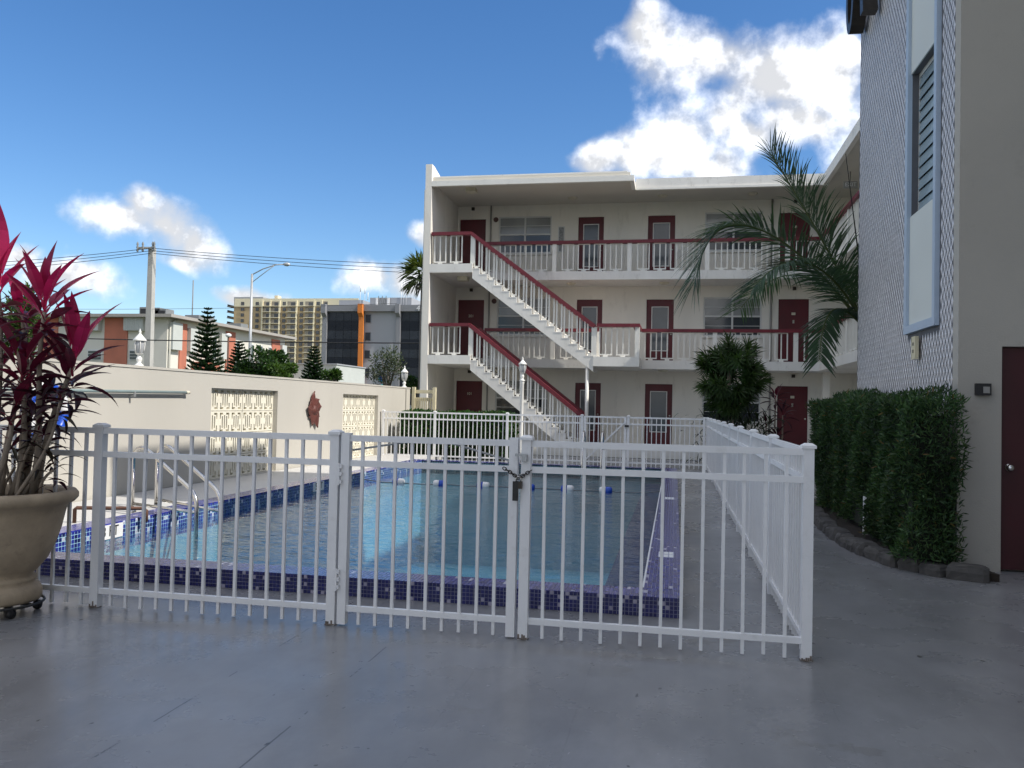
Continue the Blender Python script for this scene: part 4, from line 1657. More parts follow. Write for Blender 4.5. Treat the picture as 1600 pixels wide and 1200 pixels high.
heads = [(45, 612, 4.85, 0.36, 'mddd', 10, 0.7), (18, 695, 5.0, 0.32, 'mddg', 10, 0.6), (58, 672, 4.88, 0.32, 'dddg', 10, 0.7), (48, 555, 5.05, 0.40, 'mmdd', 11, 0.9), (100, 600, 5.12, 0.36, 'mdd', 9, 0.8),   # px, py, depth, leaf length, kinds, number, upright
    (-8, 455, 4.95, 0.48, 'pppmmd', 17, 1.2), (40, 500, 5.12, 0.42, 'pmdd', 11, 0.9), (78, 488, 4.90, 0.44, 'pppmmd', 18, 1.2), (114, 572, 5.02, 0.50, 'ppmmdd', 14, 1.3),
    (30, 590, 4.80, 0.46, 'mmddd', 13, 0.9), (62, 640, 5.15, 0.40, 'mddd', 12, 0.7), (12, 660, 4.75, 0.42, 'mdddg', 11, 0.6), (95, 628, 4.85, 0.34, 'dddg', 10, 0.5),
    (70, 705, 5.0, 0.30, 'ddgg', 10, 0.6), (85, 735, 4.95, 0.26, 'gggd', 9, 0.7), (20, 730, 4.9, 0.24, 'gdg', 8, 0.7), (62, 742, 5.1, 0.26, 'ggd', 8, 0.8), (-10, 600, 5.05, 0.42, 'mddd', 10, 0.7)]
for hi, (px, py, Y, ll, kinds, nl, upr) in enumerate(heads):
    top = at(px, py, Y)
    bx = PCX + (top.x-PCX)*0.45 + r.uniform(-0.05, 0.05)
    by = PCY + (top.y-PCY)*0.6 + r.uniform(-0.05, 0.05)
    pts = []
    for k in range(7):
        f_ = k/6
        pts.append(Vector((bx, by, 0.745)).lerp(top, f_) + Vector((0.03*sin(f_*pi*1.3+hi), 0.02*sin(f_*4+hi*2), 0)))
    b = MB()
    rad = 0.021 if ll > 0.35 else 0.013
    b.tube(pts, [rad*(1.1-0.45*k/6) for k in range(7)], 7)
    b.build('stem', M['bark'], ti, True)
    nl = int(nl*1.35)
    for i in range(nl):
        f_ = i/(nl-1)                                 # 0 top of the rosette, 1 bottom
        a = i*2.399+hi*1.1
        elev = (1.25-0.15*(i % 3))*(1-f_)*upr*0.9 + 0.10 - 0.35*f_
        elev = min(elev, 1.38) + 0.12
        d = Vector((cos(a)*cos(elev), sin(a)*cos(elev), sin(elev)))
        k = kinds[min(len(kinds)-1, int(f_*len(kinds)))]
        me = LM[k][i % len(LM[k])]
        base = pts[-1] + Vector((0, 0, 0.05*(1-f_)-0.16*f_*ll/0.45))
        place_leaf(ti, me, base, d, ll*(1.05-0.38*f_)*r.uniform(0.85, 1.12), r.uniform(-0.5, 0.5))

# ------------------------------------------------------------------ courtyard palm, dracaena, red cordyline
def frond(parent, p0, p1, p2, ll, col, nl=58, seed=0, vee=0.5, p3=None, sp_=1.0):
    rr = random.Random(seed)
    p0, p1, p2 = Vector(p0), Vector(p1), Vector(p2)

    def bz(t_):
        if p3 is not None:
            return p0*((1-t_)**3) + p1*(3*t_*(1-t_)**2) + p2*(3*t_*t_*(1-t_)) + Vector(p3)*(t_**3)
        return p0*((1-t_)**2) + p1*(2*t_*(1-t_)) + p2*(t_*t_)
    b = MB()
    pts = [bz(i/18) for i in range(19)]
    b.col = (0.10, 0.13, 0.05)
    b.tube(pts, [0.022*(1-0.85*i/18)+0.003 for i in range(19)], 6)
    for i in range(nl):
        t_ = 0.14+0.86*i/(nl-1)
        p = bz(t_)
        tg = (bz(min(1, t_+0.02))-bz(t_-0.02)).normalized()
        sd_ = tg.cross(Vector((0, 0, 1)))
        if sd_.length < 0.05:
            sd_ = Vector((0, 1, 0))
        sd_.normalize()
        up = sd_.cross(tg)
        l_ = ll*(0.50+0.65*sin(pi*(0.12+0.72*t_)))*rr.uniform(0.88, 1.08)
        for s_ in (-1, 1):
            j = rr.uniform(0.75, 1.25)
            b.col = (col[0]*j, col[1]*j, col[2]*j)
            d = (sd_*s_*sp_*rr.uniform(0.75, 1.0) + tg*(0.50+0.30*t_) + up*vee*rr.uniform(0.3, 1.5)).normalized()
            blade(b, p, d, l_, 0.026, up, segs=4, droop=0.13*rr.uniform(0.6, 1.5))
    return b.build('frond', M['leaf'], parent, colors=True)


pc = Vector((3.0, 14.3, 2.75))
palm = thing('feather_palm', 'feather palm with long arching fronds beside the tile wall', 'palm', (3.1, 14.35, 0))
b = MB()
b.tube([(3.1, 14.35, 0), (3.08, 14.36, 0.8), (3.03, 14.32, 1.8), (3.0, 14.3, 2.8)], [0.17, 0.14, 0.13, 0.11], 12)
b.build('trunk', M['palmbark'], palm, True)
PG = (0.050, 0.092, 0.050)
frond(palm, pc, (2.35, 14.0, 4.1), (1.42, 13.8, 5.52), 0.66, PG, 140, 1, 0.40, None, 0.55)
frond(palm, pc, (2.0, 13.9, 4.1), (0.50, 13.6, 5.25), 0.84, PG, 150, 2, 0.30, (0.28, 13.5, 3.45))
frond(palm, pc, (1.95, 13.2, 4.35), (1.10, 12.7, 3.25), 0.66, PG, 115, 3, 0.2)
frond(palm, pc, (2.25, 13.9, 3.6), (2.15, 13.5, 2.25), 0.46, (0.034, 0.07, 0.032), 85, 4, 0.1)
frond(palm, pc, (3.2, 14.6, 4.6), (3.9, 14.7, 5.1), 0.5, PG, 44, 5, 0.3)
frond(palm, pc, (3.4, 15.2, 4.8), (3.6, 16.4, 3.9), 0.62, PG, 50, 6, 0.2)
frond(palm, pc, (2.1, 15.4, 4.6), (1.2, 16.6, 3.4), 0.66, PG, 54, 7, 0.2)
b = MB()
b.tube([pc, (2.85, 14.3, 4.0), (2.62, 14.2, 5.6)], [0.02, 0.012, 0.004], 6)
b.build('spear_leaf', M['leaf'], palm, True)

dr = thing('dracaena_tree', 'round headed dracaena with drooping strap leaves by the fence corner', 'tree', (1.42, 21.6, 0))
b = MB()
b.tube([(1.48, 21.6, 0), (1.46, 21.6, 0.6), (1.40, 21.6, 1.2), (1.30, 21.6, 1.9), (1.32, 21.6, 2.7)], [0.075, 0.065, 0.06, 0.055, 0.04], 9)
b.tube([(1.40, 21.6, 1.2), (1.62, 21.5, 1.8), (1.70, 21.5, 2.3)], [0.05, 0.04, 0.03], 8)
b.build('trunk', M['bark'], dr, True)
b = MB()
rr = random.Random(9)
for k in range(84):
    v = rv(rr)
    rad = rr.uniform(0.45, 1.0)**0.5
    hub = Vector((1.36, 21.6, 2.30)) + Vector((v.x*0.80, v.y*0.72, v.z*0.93))*rad
    ax = (Vector((v.x, v.y, v.z*0.5+0.55)) + rv(rr)*0.25).normalized()
    hue = rr.uniform(0.7, 1.35)
    for i in range(46):
        a = i*2.399
        f_ = i/45
        side = ax.orthogonal().normalized()
        side = Quaternion(ax, a) @ side
        d = ax*(1.0-1.25*f_) + side*(0.35+0.75*f_)
        g_ = rr.uniform(0.7, 1.25)*hue
        b.col = (0.030*g_*(1.25-0.3*f_), 0.068*g_, 0.018*g_)
        blade(b, hub-ax*(0.14*f_), d, rr.uniform(0.24, 0.38), 0.036, ax, segs=3, droop=0.20)
for k in range(900):
    p = Vector((1.5+rr.gauss(0, 0.42), 21.6+rr.gauss(0, 0.25), rr.uniform(0.15, 1.45)))
    d = rv(rr) + Vector((0, 0, 0.3))
    g_ = rr.uniform(0.4, 1.0)
    b.col = (0.025*g_, 0.045*g_, 0.014*g_)
    blade(b, p, d, rr.uniform(0.2, 0.4), 0.04, Vector((0, 0, 1)) + rv(rr)*0.3, segs=3, droop=0.25)
o = b.build('crown', M['leaf'], dr, colors=True)
o['kind'] = 'stuff'

t2 = thing('cordyline_plant', 'dark burgundy cordyline shrub before the red ground floor door', 'plant', (2.45, 21.9, 0))
for hi, (x, y, z, nl) in enumerate(((2.45, 21.9, 1.75, 16), (2.62, 21.8, 1.35, 14), (2.25, 22.0, 1.05, 12), (2.5, 21.7, 0.8, 12))):
    b = MB()
    b.tube([(2.45+0.1*(hi-1.5), 21.9, 0), (x, y, z*0.6), (x, y, z)], [0.022, 0.02, 0.014], 6)
    b.build('stem', M['bark'], t2, True)
    for i in range(nl):
        f_ = i/(nl-1)
        a = i*2.399+hi
        elev = 1.25*(1-f_)+0.05-0.3*f_
        d = Vector((cos(a)*cos(elev), sin(a)*cos(elev), sin(elev)))
        k = 'm' if f_ < 0.25 and hi == 0 else 'd'
        place_leaf(t2, LM[k][i % 3], (x, y, z+0.04-0.15*f_), d, 0.52*(0.8+0.02*(i % 7)), 0.3*sin(i*3.0))

# ------------------------------------------------------------------ beyond the wall: trees
def leaf_cloud(b, c, rad, n, l, w, cols, rr, clumps=14, up=0.3):
    cs = [Vector((c[0]+rr.uniform(-1, 1)*rad[0]*0.7, c[1]+rr.uniform(-1, 1)*rad[1]*0.7, c[2]+rr.uniform(-1, 1)*rad[2]*0.7)) for _ in range(clumps)]
    for k in range(n):
        q = rr.choice(cs)
        v = rv(rr)
        p = q + Vector((v.x*rad[0], v.y*rad[1], v.z*rad[2]))*(0.42*rr.random()**0.4)
        cc = rr.choice(cols)
        j = rr.uniform(0.7, 1.35)
        b.col = (cc[0]*j, cc[1]*j, cc[2]*j)
        blade(b, p, v*0.7+rv(rr)*0.6+Vector((0, 0, up)), l*rr.uniform(0.6, 1.3), w, rv(rr))


def norfolk(label, px, py_top, Y, width_px, seed):
    rr = random.Random(seed)
    top = at(px, py_top, Y)
    H = top.z
    t = thing('norfolk_pine', label, 'tree', (top.x, Y, 0), 'norfolk pines beyond the wall')
    b = MB()
    b.tube([(top.x, Y, 0), (top.x, Y, H*0.5), (top.x, Y, H)], [0.12, 0.08, 0.012], 8)
    b.build('trunk', M['palmbark'], t, True)
    b = MB()
    R = width_px*Y/FPX/2
    nw = 24
    for w_ in range(nw):
        f_ = w_/(nw-1)
        z = H*(0.16+0.82*f_)
        bl = R*(1-f_)**0.8*rr.uniform(0.85, 1.1)+0.12
        nb = 7 if f_ < 0.7 else 5
        for k in range(nb):
            a = k*2*pi/nb + w_*0.5 + rr.uniform(-0.15, 0.15)
            p = Vector((top.x, Y, z))
            d = Vector((cos(a), sin(a), 0.10))
            segs = 9
            for s_ in range(segs):
                q = p + d*(bl*(s_+0.4)/segs) + Vector((0, 0, bl*0.22*((s_/segs)**2)))
                for e_ in range(8):
                    sd_ = Vector((-sin(a), cos(a), 0))*rr.choice((-1, 1))
                    g_ = rr.uniform(0.6, 1.4)
                    b.col = (0.022*g_, 0.050*g_, 0.022*g_)
                    blade(b, q, sd_*0.8 + d*0.8 + Vector((0, 0, rr.uniform(0.1, 0.9))), bl*0.24+0.08, 0.035+0.0006*Y, rv(rr))
    o = b.build('crown', M['leaf'], t, colors=True)
    o['kind'] = 'stuff'


norfolk('tallest norfolk pine in front of the salmon panelled apartment block', 325, 480, 34, 72, 1)
norfolk('small norfolk pine just left of the street lamp pole', 374, 533, 36, 52, 2)
norfolk('small norfolk pine in front of the dark glass office', 491, 541, 40, 52, 3)


def leafy(name, label, px, py, rx_px, ry_px, Y, n, l, w, cols, seed, clumps=14, grp=None, cat='tree'):
    rr = random.Random(seed)
    c = at(px, py, Y)
    k = Y/FPX
    t = thing(name, label, cat, (c.x, Y, 0), grp)
    b = MB()
    b.tube([(c.x, Y, 0), (c.x+0.05, Y, c.z*0.6), (c.x, Y, c.z)], [0.12, 0.09, 0.04], 8)
    for i in range(7):
        a = i*0.9
        b.tube([(c.x, Y, c.z*0.55), (c.x+cos(a)*rx_px*k*0.35, Y+sin(a)*rx_px*k*0.3, c.z*0.9), (c.x+cos(a)*rx_px*k*0.75, Y+sin(a)*rx_px*k*0.6, c.z+ry_px*k*0.5*sin(i*1.7))], [0.05, 0.035, 0.01], 5)
    b.build('trunk', M['palmbark'], t, True)
    b = MB()
    leaf_cloud(b, c, (rx_px*k, rx_px*k*0.8, ry_px*k), n, l, w, cols, rr, clumps)
    o = b.build('crown', M['leaf'], t, colors=True)
    o['kind'] = 'stuff'


GT = [(0.025, 0.06, 0.014), (0.04, 0.085, 0.02), (0.016, 0.04, 0.012)]
leafy('broadleaf_tree', 'dense dark broadleaf tree right of the street lamp pole', 408, 575, 40, 34, 34, 4200, 0.16, 0.09, GT, 4, 20)
leafy('broadleaf_tree', 'bright green bushy tree at the end of the salmon apartment block', 442, 585, 22, 18, 32, 1500, 0.15, 0.08, [(0.06, 0.11, 0.02), (0.045, 0.09, 0.02)], 5, 10)
leafy('leafy_shrub', 'yellow green shrub below the dark office windows', 518, 588, 18, 12, 36, 1100, 0.18, 0.06, [(0.05, 0.10, 0.02), (0.03, 0.07, 0.015)], 6, 8, cat='shrub')
leafy('sparse_tree', 'thin open grey green tree before the grey office wall', 606, 572, 32, 30, 40, 1500, 0.13, 0.06, [(0.05, 0.07, 0.04), (0.07, 0.08, 0.05)], 7, 26)
leafy('leafy_shrub', 'dark green shrub beside the apartment building end wall', 655, 602, 26, 12, 34, 1500, 0.15, 0.07, GT, 8, 10, cat='shrub')
leafy('broadleaf_tree', 'green tree showing between the cordyline leaves at the left', 38, 505, 34, 75, 16, 3000, 0.13, 0.035, [(0.05, 0.10, 0.02), (0.03, 0.065, 0.018), (0.08, 0.12, 0.03)], 9, 22)

# sabal palm beyond the building's left end
c = at(664, 432, 33)
t = thing('fan_palm', 'fan palm with a round shaggy head behind the building end wall', 'palm', (c.x, 33, 0))
b = MB()
b.tube([(c.x, 33, 0), (c.x, 33, c.z*0.5), (c.x, 33, c.z)], [0.20, 0.17, 0.16], 10)
b.build('trunk', M['palmbark'], t, True)
rr = random.Random(31)
for k in range(34):
    v = rv(rr)
    v.z = v.z*0.9
    p = c + v*0.5
    b = MB()
    up_ = v.z > 0.1
    for i in range(16):
        g_ = rr.uniform(0.7, 1.3)
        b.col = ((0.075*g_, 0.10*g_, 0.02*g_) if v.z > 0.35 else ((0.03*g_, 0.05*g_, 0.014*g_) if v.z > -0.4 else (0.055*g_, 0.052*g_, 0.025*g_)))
        blade(b, p, v + rv(rr)*0.6, rr.uniform(0.55, 0.85), 0.06, rv(rr), segs=3, droop=0.22)
    b.build('fan_leaf', M['leaf'], t, colors=True)

# ------------------------------------------------------------------ poles, lamps, wires
top = at(238, 388, 52)
t = thing('utility_pole', 'tall square concrete utility pole with brackets at the top', 'pole', (top.x, 52, 0))
b = MB()
x = top.x
b.prism([(x-0.26, 0), (x+0.26, 0), (x+0.17, top.z), (x-0.17, top.z)], 'y', 51.8, 52.2)
b.build('shaft', M['concrete'], t)
b = MB()
b.box(x-0.95, 51.7, top.z-0.10, x+0.35, 51.79, top.z+0.05)
b.build('crossarm', M['concrete'], t)
for dx in (-0.85, -0.45, 0.3, 0.42):
    b = MB()
    b.lathe([(0.05, -0.3), (0.09, -0.2), (0.05, -0.1), (0.09, 0.0), (0.05, 0.10), (0.08, 0.22), (0.03, 0.38)], 8, (x+dx, 51.6, top.z))
    b.build('insulator', M['acmetal'], t, True)


def wire(label, a, c_, sag, r_=0.02):
    a, c_ = Vector(a), Vector(c_)
    pts = []
    for i in range(25):
        f_ = i/24
        p = a.lerp(c_, f_)
        p.z -= sag*4*f_*(1-f_)
        pts.append(p)
    b = MB()
    b.tube(pts, r_, 5)
    tag(b.build('power_line', M['cable'], None, at_=a), label, 'cable', 'overhead cables')


for i, (dy, e1, e2) in enumerate(((0, 392, 398), (4, 396, 405), (8, 406, 410))):
    nm = ('top', 'middle', 'lowest')[i]
    wire('%s of the three cables running right from the concrete pole' % nm, at(240, 388+dy, 51.6), at(900, 417+i*8, 60), 0.35)
    wire('%s of the three cables running left from the concrete pole' % nm, at(234, 388+dy, 51.6), at(-300, 420+i*8, 48), 0.35)
wire('thin single cable crossing the pole at mid height', at(-100, 480, 50), at(620, 474, 54), 0.25, 0.012)
wire('heavy black cable crossing in front of the salmon block and office', at(-40, 524, 47), at(800, 536, 47), 0.15, 0.035)

base = at(385, 583, 50)
topl = at(394, 428, 50)
t = thing('street_lamp', 'tall galvanised street lamp with a braced arm reaching right', 'street lamp', (base.x, 50, 0))
bx = topl.x
b = MB()
b.tube([(bx, 50, 0), (bx, 50, topl.z)], [0.13, 0.075], 10)
b.build('pole', M['galv'], t, True)
tip = at(443, 413, 50)
p1_ = at(430, 414, 50)
b = MB()
b.tube([(bx, 50, topl.z-0.05), (bx+0.75, 50, topl.z+0.32), p1_, tip], 0.035, 6)
b.build('arm', M['galv'], t, True)
b = MB()
b.tube([(bx, 50, topl.z-0.55), (bx+0.9, 50, topl.z+0.1), p1_], 0.025, 6)
b.build('arm_strut', M['galv'], t, True)
b = MB()
e_ = Vector((tip.x+0.45, 50, tip.z-0.02))
b.tube([tip, tip.lerp(e_, 0.2), tip.lerp(e_, 0.6), e_], [0.05, 0.11, 0.13, 0.05], 10)
b.build('lamp_head', M['galv'], t, True)
c = at(357, 524, 42)
t = thing('globe_lamp', 'dark lamp post with a white globe near the salmon block', 'lamp post', (c.x, 42, 0))
b = MB()
b.tube([(c.x, 42, 0), (c.x, 42, c.z-0.1)], 0.05, 8)
b.build('pole', M['rust'], t, True)
b = MB()
b.lathe([(0.0, -0.12), (0.10, -0.10), (0.17, 0.0), (0.13, 0.08), (0.0, 0.12)], 12, c)
b.build('globe', M['white'], t, True)
c = at(597, 592, 44)
t = thing('round_sign', 'round teal sign standing before the office building', 'sign', (c.x, 44, 0))
b = MB()
b.tube([(c.x, 44, 0), (c.x, 44, c.z-0.3)], 0.05, 8)
b.build('pole', M['teal'], t, True)
b = MB()
n = 24
b.prism([(c.x+0.20*cos(2*pi*i/n), c.z+0.05+0.25*sin(2*pi*i/n)) for i in range(n)], 'y', 43.95, 44.03)
b.build('disc', M['teal'], t)
b = MB()
b.prism([(c.x+0.13*cos(2*pi*i/n), c.z+0.05+0.15*sin(2*pi*i/n)) for i in range(n)], 'y', 43.93, 43.949)
b.build('disc_centre', M['blue'], t)

# ------------------------------------------------------------------ background buildings
# salmon and cream block beyond the street
BY = 62.0
cn = at(260, 560, BY)
bx0 = cn.x
roof_z = at(260, 492, BY).z
fe = BY*1.34
sb = thing('apartment_block', 'cream apartment block with salmon panels and flat roof behind the wall', 'building', (bx0-6, BY+8, 0))
MB().box(bx0-26, BY, 0, bx0, fe, roof_z-0.25).build('wall', M['bgcream'], sb)
b = MB()
b.box(bx0-26.8, BY-0.9, roof_z-0.25, bx0+0.9, fe+0.9, roof_z)
b.build('roof', M['roofgrey'], sb)


def on_front(px, py):
    return at(px, py, BY)


def on_side(px, py):
    d = ray(px, py)
    return CP + d*(bx0/d.x)


def front_rect(nm, mat, x0, y0, x1, y1, d):
    a, c_ = on_front(x0, y1), on_front(x1, y0)
    return MB().box(a.x, BY-d, a.z, c_.x, BY-0.002, c_.z).build(nm, mat, sb)


def side_rect(nm, mat, x0, y0, x1, y1, d, parent=None):
    a, c_ = on_side(x0, y1), on_side(x1, y0)
    return MB().box(bx0+0.002, a.y, a.z, bx0+d, c_.y, c_.z).build(nm, mat, parent or sb)


front_rect('salmon_panel', M['salmon'], 161, 491.5, 201, 620, 0.10)
front_rect('salmon_panel', M['salmon'], 60, 491.5, 92, 620, 0.10)
front_rect('awning_shutter', M['bgrey'], 199, 496, 229, 517, 0.5)
front_rect('awning_shutter', M['bgrey'], 130, 496, 160, 517, 0.5)
for (x0, x1) in ((202, 217), (137, 160), (95, 120)):
    a, c_ = on_front(x0, 563), on_front(x1, 546)
    w = MB().box(a.x, BY-0.06, a.z, c_.x, BY-0.002, c_.z).build('window', M['frame'], sb)
    n = 3
    for i in range(n):
        z0 = a.z+0.08+(c_.z-a.z-0.16)*i/n
        MB().box(a.x+0.08, BY-0.09, z0, c_.x-0.08, BY-0.061, z0+(c_.z-a.z-0.16)/n-0.05).build('pane', M['pane'], w)
a, c_ = on_front(236, 512), on_front(240, 508)
for i in range(11):
    q = at(199, 496, BY)
    xx = on_front(199, 500).x + i*(on_front(229, 500).x-on_front(199, 500).x)/11
    MB().box(xx+0.02, BY-0.53, on_front(199, 516).z, xx+0.06, BY-0.501, on_front(199, 497).z).build('slat', M['bgrey'], sb)
# side facing the street
za0 = lambda f_: roof_z*f_
def side_box(nm, mat, y0, y1, z0, z1, d, parent=None, d0=0.002):
    return MB().box(bx0+d0, y0, z0, bx0+d, y1, z1).build(nm, mat, parent or sb)
SL = fe-BY
sy = lambda px: on_side(px, 540).y
side_box('salmon_panel', M['salmon'], sy(279), sy(290), 0, roof_z-0.5, 0.12)
side_box('salmon_panel', M['salmon'], sy(352), sy(366), 0, roof_z-0.5, 0.12)
side_box('salmon_panel', M['salmon'], sy(424), sy(436), roof_z*0.40, roof_z-0.5, 0.12)
side_box('balcony_front', M['salmon'], sy(300), sy(330), roof_z*0.40, roof_z*0.56, 0.9)
side_box('balcony_front', M['salmon'], sy(390), sy(424), roof_z*0.36, roof_z*0.56, 0.9)
for (p0, p1, f0, f1_) in ((263, 278, 0.66, 0.93), (291, 302, 0.66, 0.90), (340, 350, 0.62, 0.90), (436, 443, 0.50, 0.88)):
    side_box('awning_shutter', M['bgrey'], sy(p0), sy(p1), roof_z*f0, roof_z*f1_, 0.4)
for (p0, p1, f0, f1_) in ((262, 274, 0.20, 0.42), (292, 300, 0.22, 0.42), (330, 338, 0.60, 0.86), (368, 374, 0.60, 0.84), (390, 396, 0.58, 0.84), (401, 410, 0.58, 0.84), (419, 424, 0.62, 0.84)):
    w = side_box('window', M['frame'], sy(p0), sy(p1), roof_z*f0, roof_z*f1_, 0.06)
    side_box('pane', M['pane'], sy(p0)+0.12, sy(p1)-0.12, roof_z*f0+0.12, roof_z*f1_-0.12, 0.10, w, 0.061)
b = MB()
b.tube([(bx0+0.15, BY+0.8, roof_z-0.3), (bx0+0.15, BY+0.2, roof_z-0.9), (bx0+0.15, BY+0.2, 0.0)], 0.07, 6)
b.build('downpipe', M['bgcream'], sb, True)
for i, (px, w_, h_) in enumerate(((226, 1.0, 1.0), (240, 1.1, 0.95), (250, 1.1, 0.85))):
    p = at(px, 490, BY+3)
    u_ = MB().box(p.x-w_/2, BY+3, roof_z, p.x+w_/2, BY+4.2, roof_z+h_).build('rooftop_unit', M['acmetal'], sb)
    MB().box(p.x-w_/2+0.1, BY+2.97, roof_z+0.1, p.x+w_/2-0.1, BY+2.999, roof_z+h_-0.15).build('grille', M['black'], u_)
for px in (306, 318, 372):
    d = ray(px, 508)
    p = CP + d*((bx0-3)/d.x)
    MB().box(p.x-0.7, p.y-0.7, roof_z, p.x+0.7, p.y+0.7, roof_z+0.9).build('rooftop_unit', M['acmetal'], sb)
p = at(302, 438, BY+14)
b = MB()
b.tube([(p.x, BY+14, roof_z), (p.x, BY+14, p.z)], 0.06, 5)
b.build('antenna_mast', M['acmetal'], sb, True)

# tan tower far behind
TY = 390.0
L0, R0_ = at(352, 500, TY), at(560, 500, TY)
tz = at(430, 470, TY).z
tw = thing('apartment_tower', 'tan and cream high rise apartment tower far behind the salmon block', 'building', ((L0.x+R0_.x)/2, TY+10, 0))
x0 = at(365, 500, TY).x
MB().box(x0, TY, 0, R0_.x, TY+22, tz).build('wall', M['tan'], tw)
fh = 9.72*TY/FPX
MB().box(x0+0.4, TY-0.35, tz-1.02*fh, R0_.x, TY-0.01, tz+1.1).build('top_band', M['towercream'], tw)
MB().box(at(365, 500, TY).x, TY-0.2, tz, at(410, 500, TY).x, TY+15, tz+1.9).build('roof_screen', M['offgrey'], tw)
MB().box(at(422, 500, TY).x, TY+4, tz, at(427, 500, TY).x, TY+8, tz+3.2).build('roof_hut', M['towercream'], tw)
for px in (410, 422.5, 437, 463.5, 491, 503):
    a = at(px-1.0, 500, TY).x
    MB().box(a, TY-0.9, 0, a+0.75, TY-0.352, tz).build('pilaster', M['towercream'], tw)
bal_cols = [(412, 421.5), (424, 436), (449, 463), (477, 490), (503, 512)]
win_cols = [379, 402, 444, 471, 497]
slab_m, rec_m, gl_m, wn_m = None, None, None, None
for fl_ in range(14):
    z = tz-0.12*fh-fl_*fh
    for (pa, pb) in bal_cols:
        xa, xb = at(pa, 500, TY).x, at(pb, 500, TY).x
        rc = MB().box(xa, TY-0.40, z-0.80*fh, xb, TY-0.355, z-0.05).build('balcony_recess', M['towergrey'], tw)
        MB().box(xa+0.4*(xb-xa), TY-0.44, z-0.75*fh, xb-0.2, TY-0.402, z-0.18*fh).build('glass_door', M['pane'], rc)
        MB().box(xa-0.35, TY-1.5, z-0.90*fh, xb+0.35, TY-0.402, z-0.805*fh).build('balcony_slab', M['towercream'], tw)
    for px in win_cols:
        a = at(px, 500, TY).x
        w = MB().box(a-0.85, TY-0.42, z-0.66*fh, a+0.85, TY-0.352, z-0.08*fh).build('window', M['pane'], tw)
        MB().box(a-0.03, TY-0.45, z-0.66*fh, a+0.03, TY-0.421, z-0.08*fh).build('mullion', M['towergrey'], w)
    xa = at(353, 500, TY).x
    MB().box(xa, TY+0.5, z-0.90*fh, x0-0.01, TY+9, z-0.80*fh).build('balcony_slab', M['towergrey'], tw)
    MB().box(xa+0.2, TY+0.7, z-0.80*fh, xa+0.4, TY+8.8, z-0.45*fh).build('balcony_rail', M['pane'], tw)

# grey office with dark glass
GY = 162.0
def gx(px):
    return at(px, 540, GY).x
oz = at(560, 478, GY).z
of = thing('office_building', 'grey office building with dark glass bands and an orange fin', 'building', (gx(590), GY+8, 0))
MB().box(gx(504), GY, 0, gx(720), GY+22, oz).build('wall', M['offgrey'], of)
oz2 = at(560, 487, GY).z
MB().box(gx(504), GY-0.9, oz2, gx(720), GY-0.01, oz+0.1).build('fascia', M['offdark'], of)
MB().box(gx(516), GY+4, oz, gx(554), GY+14, at(530, 465, GY).z).build('roof_house', M['offgrey'], of)
MB().box(gx(568), GY+3, oz, gx(634), GY+14, at(600, 462, GY).z).build('roof_house', M['offgrey'], of)
MB().box(gx(644), GY+3, oz, gx(690), GY+14, at(660, 473, GY).z).build('roof_house', M['offgrey'], of)
b = MB()
b.prism([(GY-1.7, oz+0.25), (GY-0.4, oz+0.25), (GY-0.4, 0), (GY-0.9, 0), (GY-0.9, oz2-1.2), (GY-1.7, oz2-0.4)], 'x', gx(562), gx(569))
b.build('orange_fin', M['orange'], of)
for pa, pb in ((505, 512), (620, 626.5)):
    b = MB()
    b.prism([(GY-1.7, oz+0.2), (GY-0.4, oz+0.2), (GY-0.4, 0), (GY-0.8, 0), (GY-0.8, oz2-1.2), (GY-1.7, oz2-0.4)], 'x', gx(pa), gx(pb))
    b.build('grey_fin', M['offdark'], of)
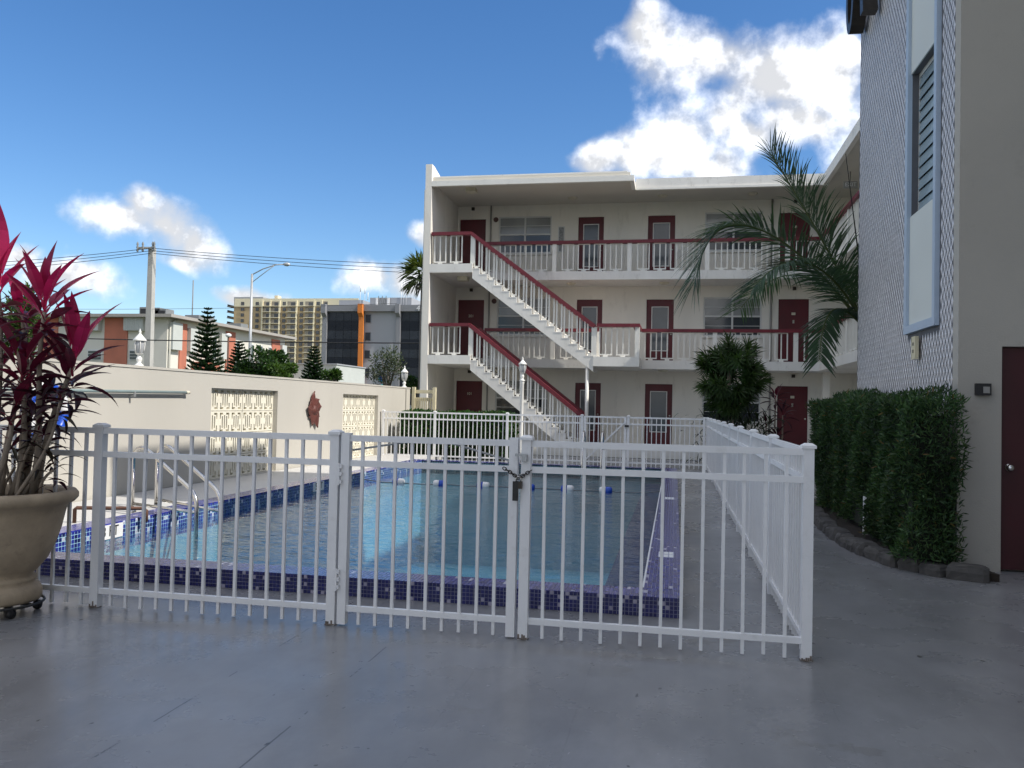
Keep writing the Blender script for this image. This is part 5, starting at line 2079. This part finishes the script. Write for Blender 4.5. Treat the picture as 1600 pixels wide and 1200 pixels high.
for (pa, pb, npan) in ((512.5, 561.5, 4), (627, 680, 4)):
    for fl_ in range(5):
        zt = at(560, 488+fl_*28.6, GY).z
        zm = at(560, 488+fl_*28.6+13.5, GY).z
        zb = at(560, 488+(fl_+1)*28.6, GY).z
        for i in range(npan):
            xa, xb = gx(pa)+(gx(pb)-gx(pa))*i/npan, gx(pa)+(gx(pb)-gx(pa))*(i+1)/npan
            MB().box(xa+0.04, GY-0.30, zm+0.03, xb-0.04, GY-0.20, zt-0.03).build('glass_pane', M['curtain'], of)
            MB().box(xa+0.02, GY-0.31, zb+0.03, xb-0.02, GY-0.20, zm-0.03).build('spandrel', M['spandrel'], of)
        MB().box(gx(pa), GY-0.195, zb, gx(pb), GY-0.01, zt).build('mullion_backing', M['black'], of)
for fl_ in range(4):
    zt = at(573, 491+fl_*28.0, GY).z
    zb = at(573, 504.5+fl_*28.0, GY).z
    w = MB().box(gx(570), GY-0.12, zb, gx(579), GY-0.01, zt).build('window', M['offdark'], of)
    MB().box(gx(570)+0.1, GY-0.16, zb+0.1, gx(579)-0.1, GY-0.121, zt-0.1).build('pane', M['curtain'], of)
inst('building_number', text_mesh('434', 1.5, 0.05, M['white']), of, (gx(660), GY-0.97, at(661, 483, GY).z), (pi/2, 0, 0))
for (px, pt, r_) in ((566.5, 445, 0.12), (573.5, 448, 0.10), (578, 458, 0.08), (630, 444, 0.14), (634, 440, 0.12), (638, 446, 0.08)):
    p = at(px, pt, GY+4)
    b = MB()
    b.tube([(p.x, GY+2.9, oz), (p.x, GY+2.9, p.z)], r_*0.5, 6)
    b.tube([(p.x, GY+2.9, p.z-1.6), (p.x, GY+2.9, p.z)], r_, 6)
    b.build('antenna', M['white'], of, True)
for px in (579, 597):
    MB().box(gx(px), GY+2.3, at(px, 476, GY).z, gx(px+3), GY+2.6, at(px, 463, GY).z).build('panel_antenna', M['white'], of)
for i in range(5):
    MB().bar((gx(581+i*3), GY+2.5, at(585, 474, GY).z), (gx(583+i*3), GY+2.5, at(585, 460+3*(i % 2), GY).z), 0.12, 0.12).build('antenna_bracket', M['acmetal'], of)
# low pale shed
p0, p1 = at(453, 569, 80), at(482, 569, 80)
sh = thing('low_shed', 'low pale grey flat building below the tan tower', 'building', ((p0.x+p1.x)/2, 82, 0))
MB().box(p0.x, 80, 0, p1.x+3, 88, p0.z).build('wall', M['bgrey'], sh)
MB().box(p0.x-0.1, 79.9, p0.z, p1.x+3.1, 88.1, p0.z+0.12).build('roof', M['offgrey'], sh)
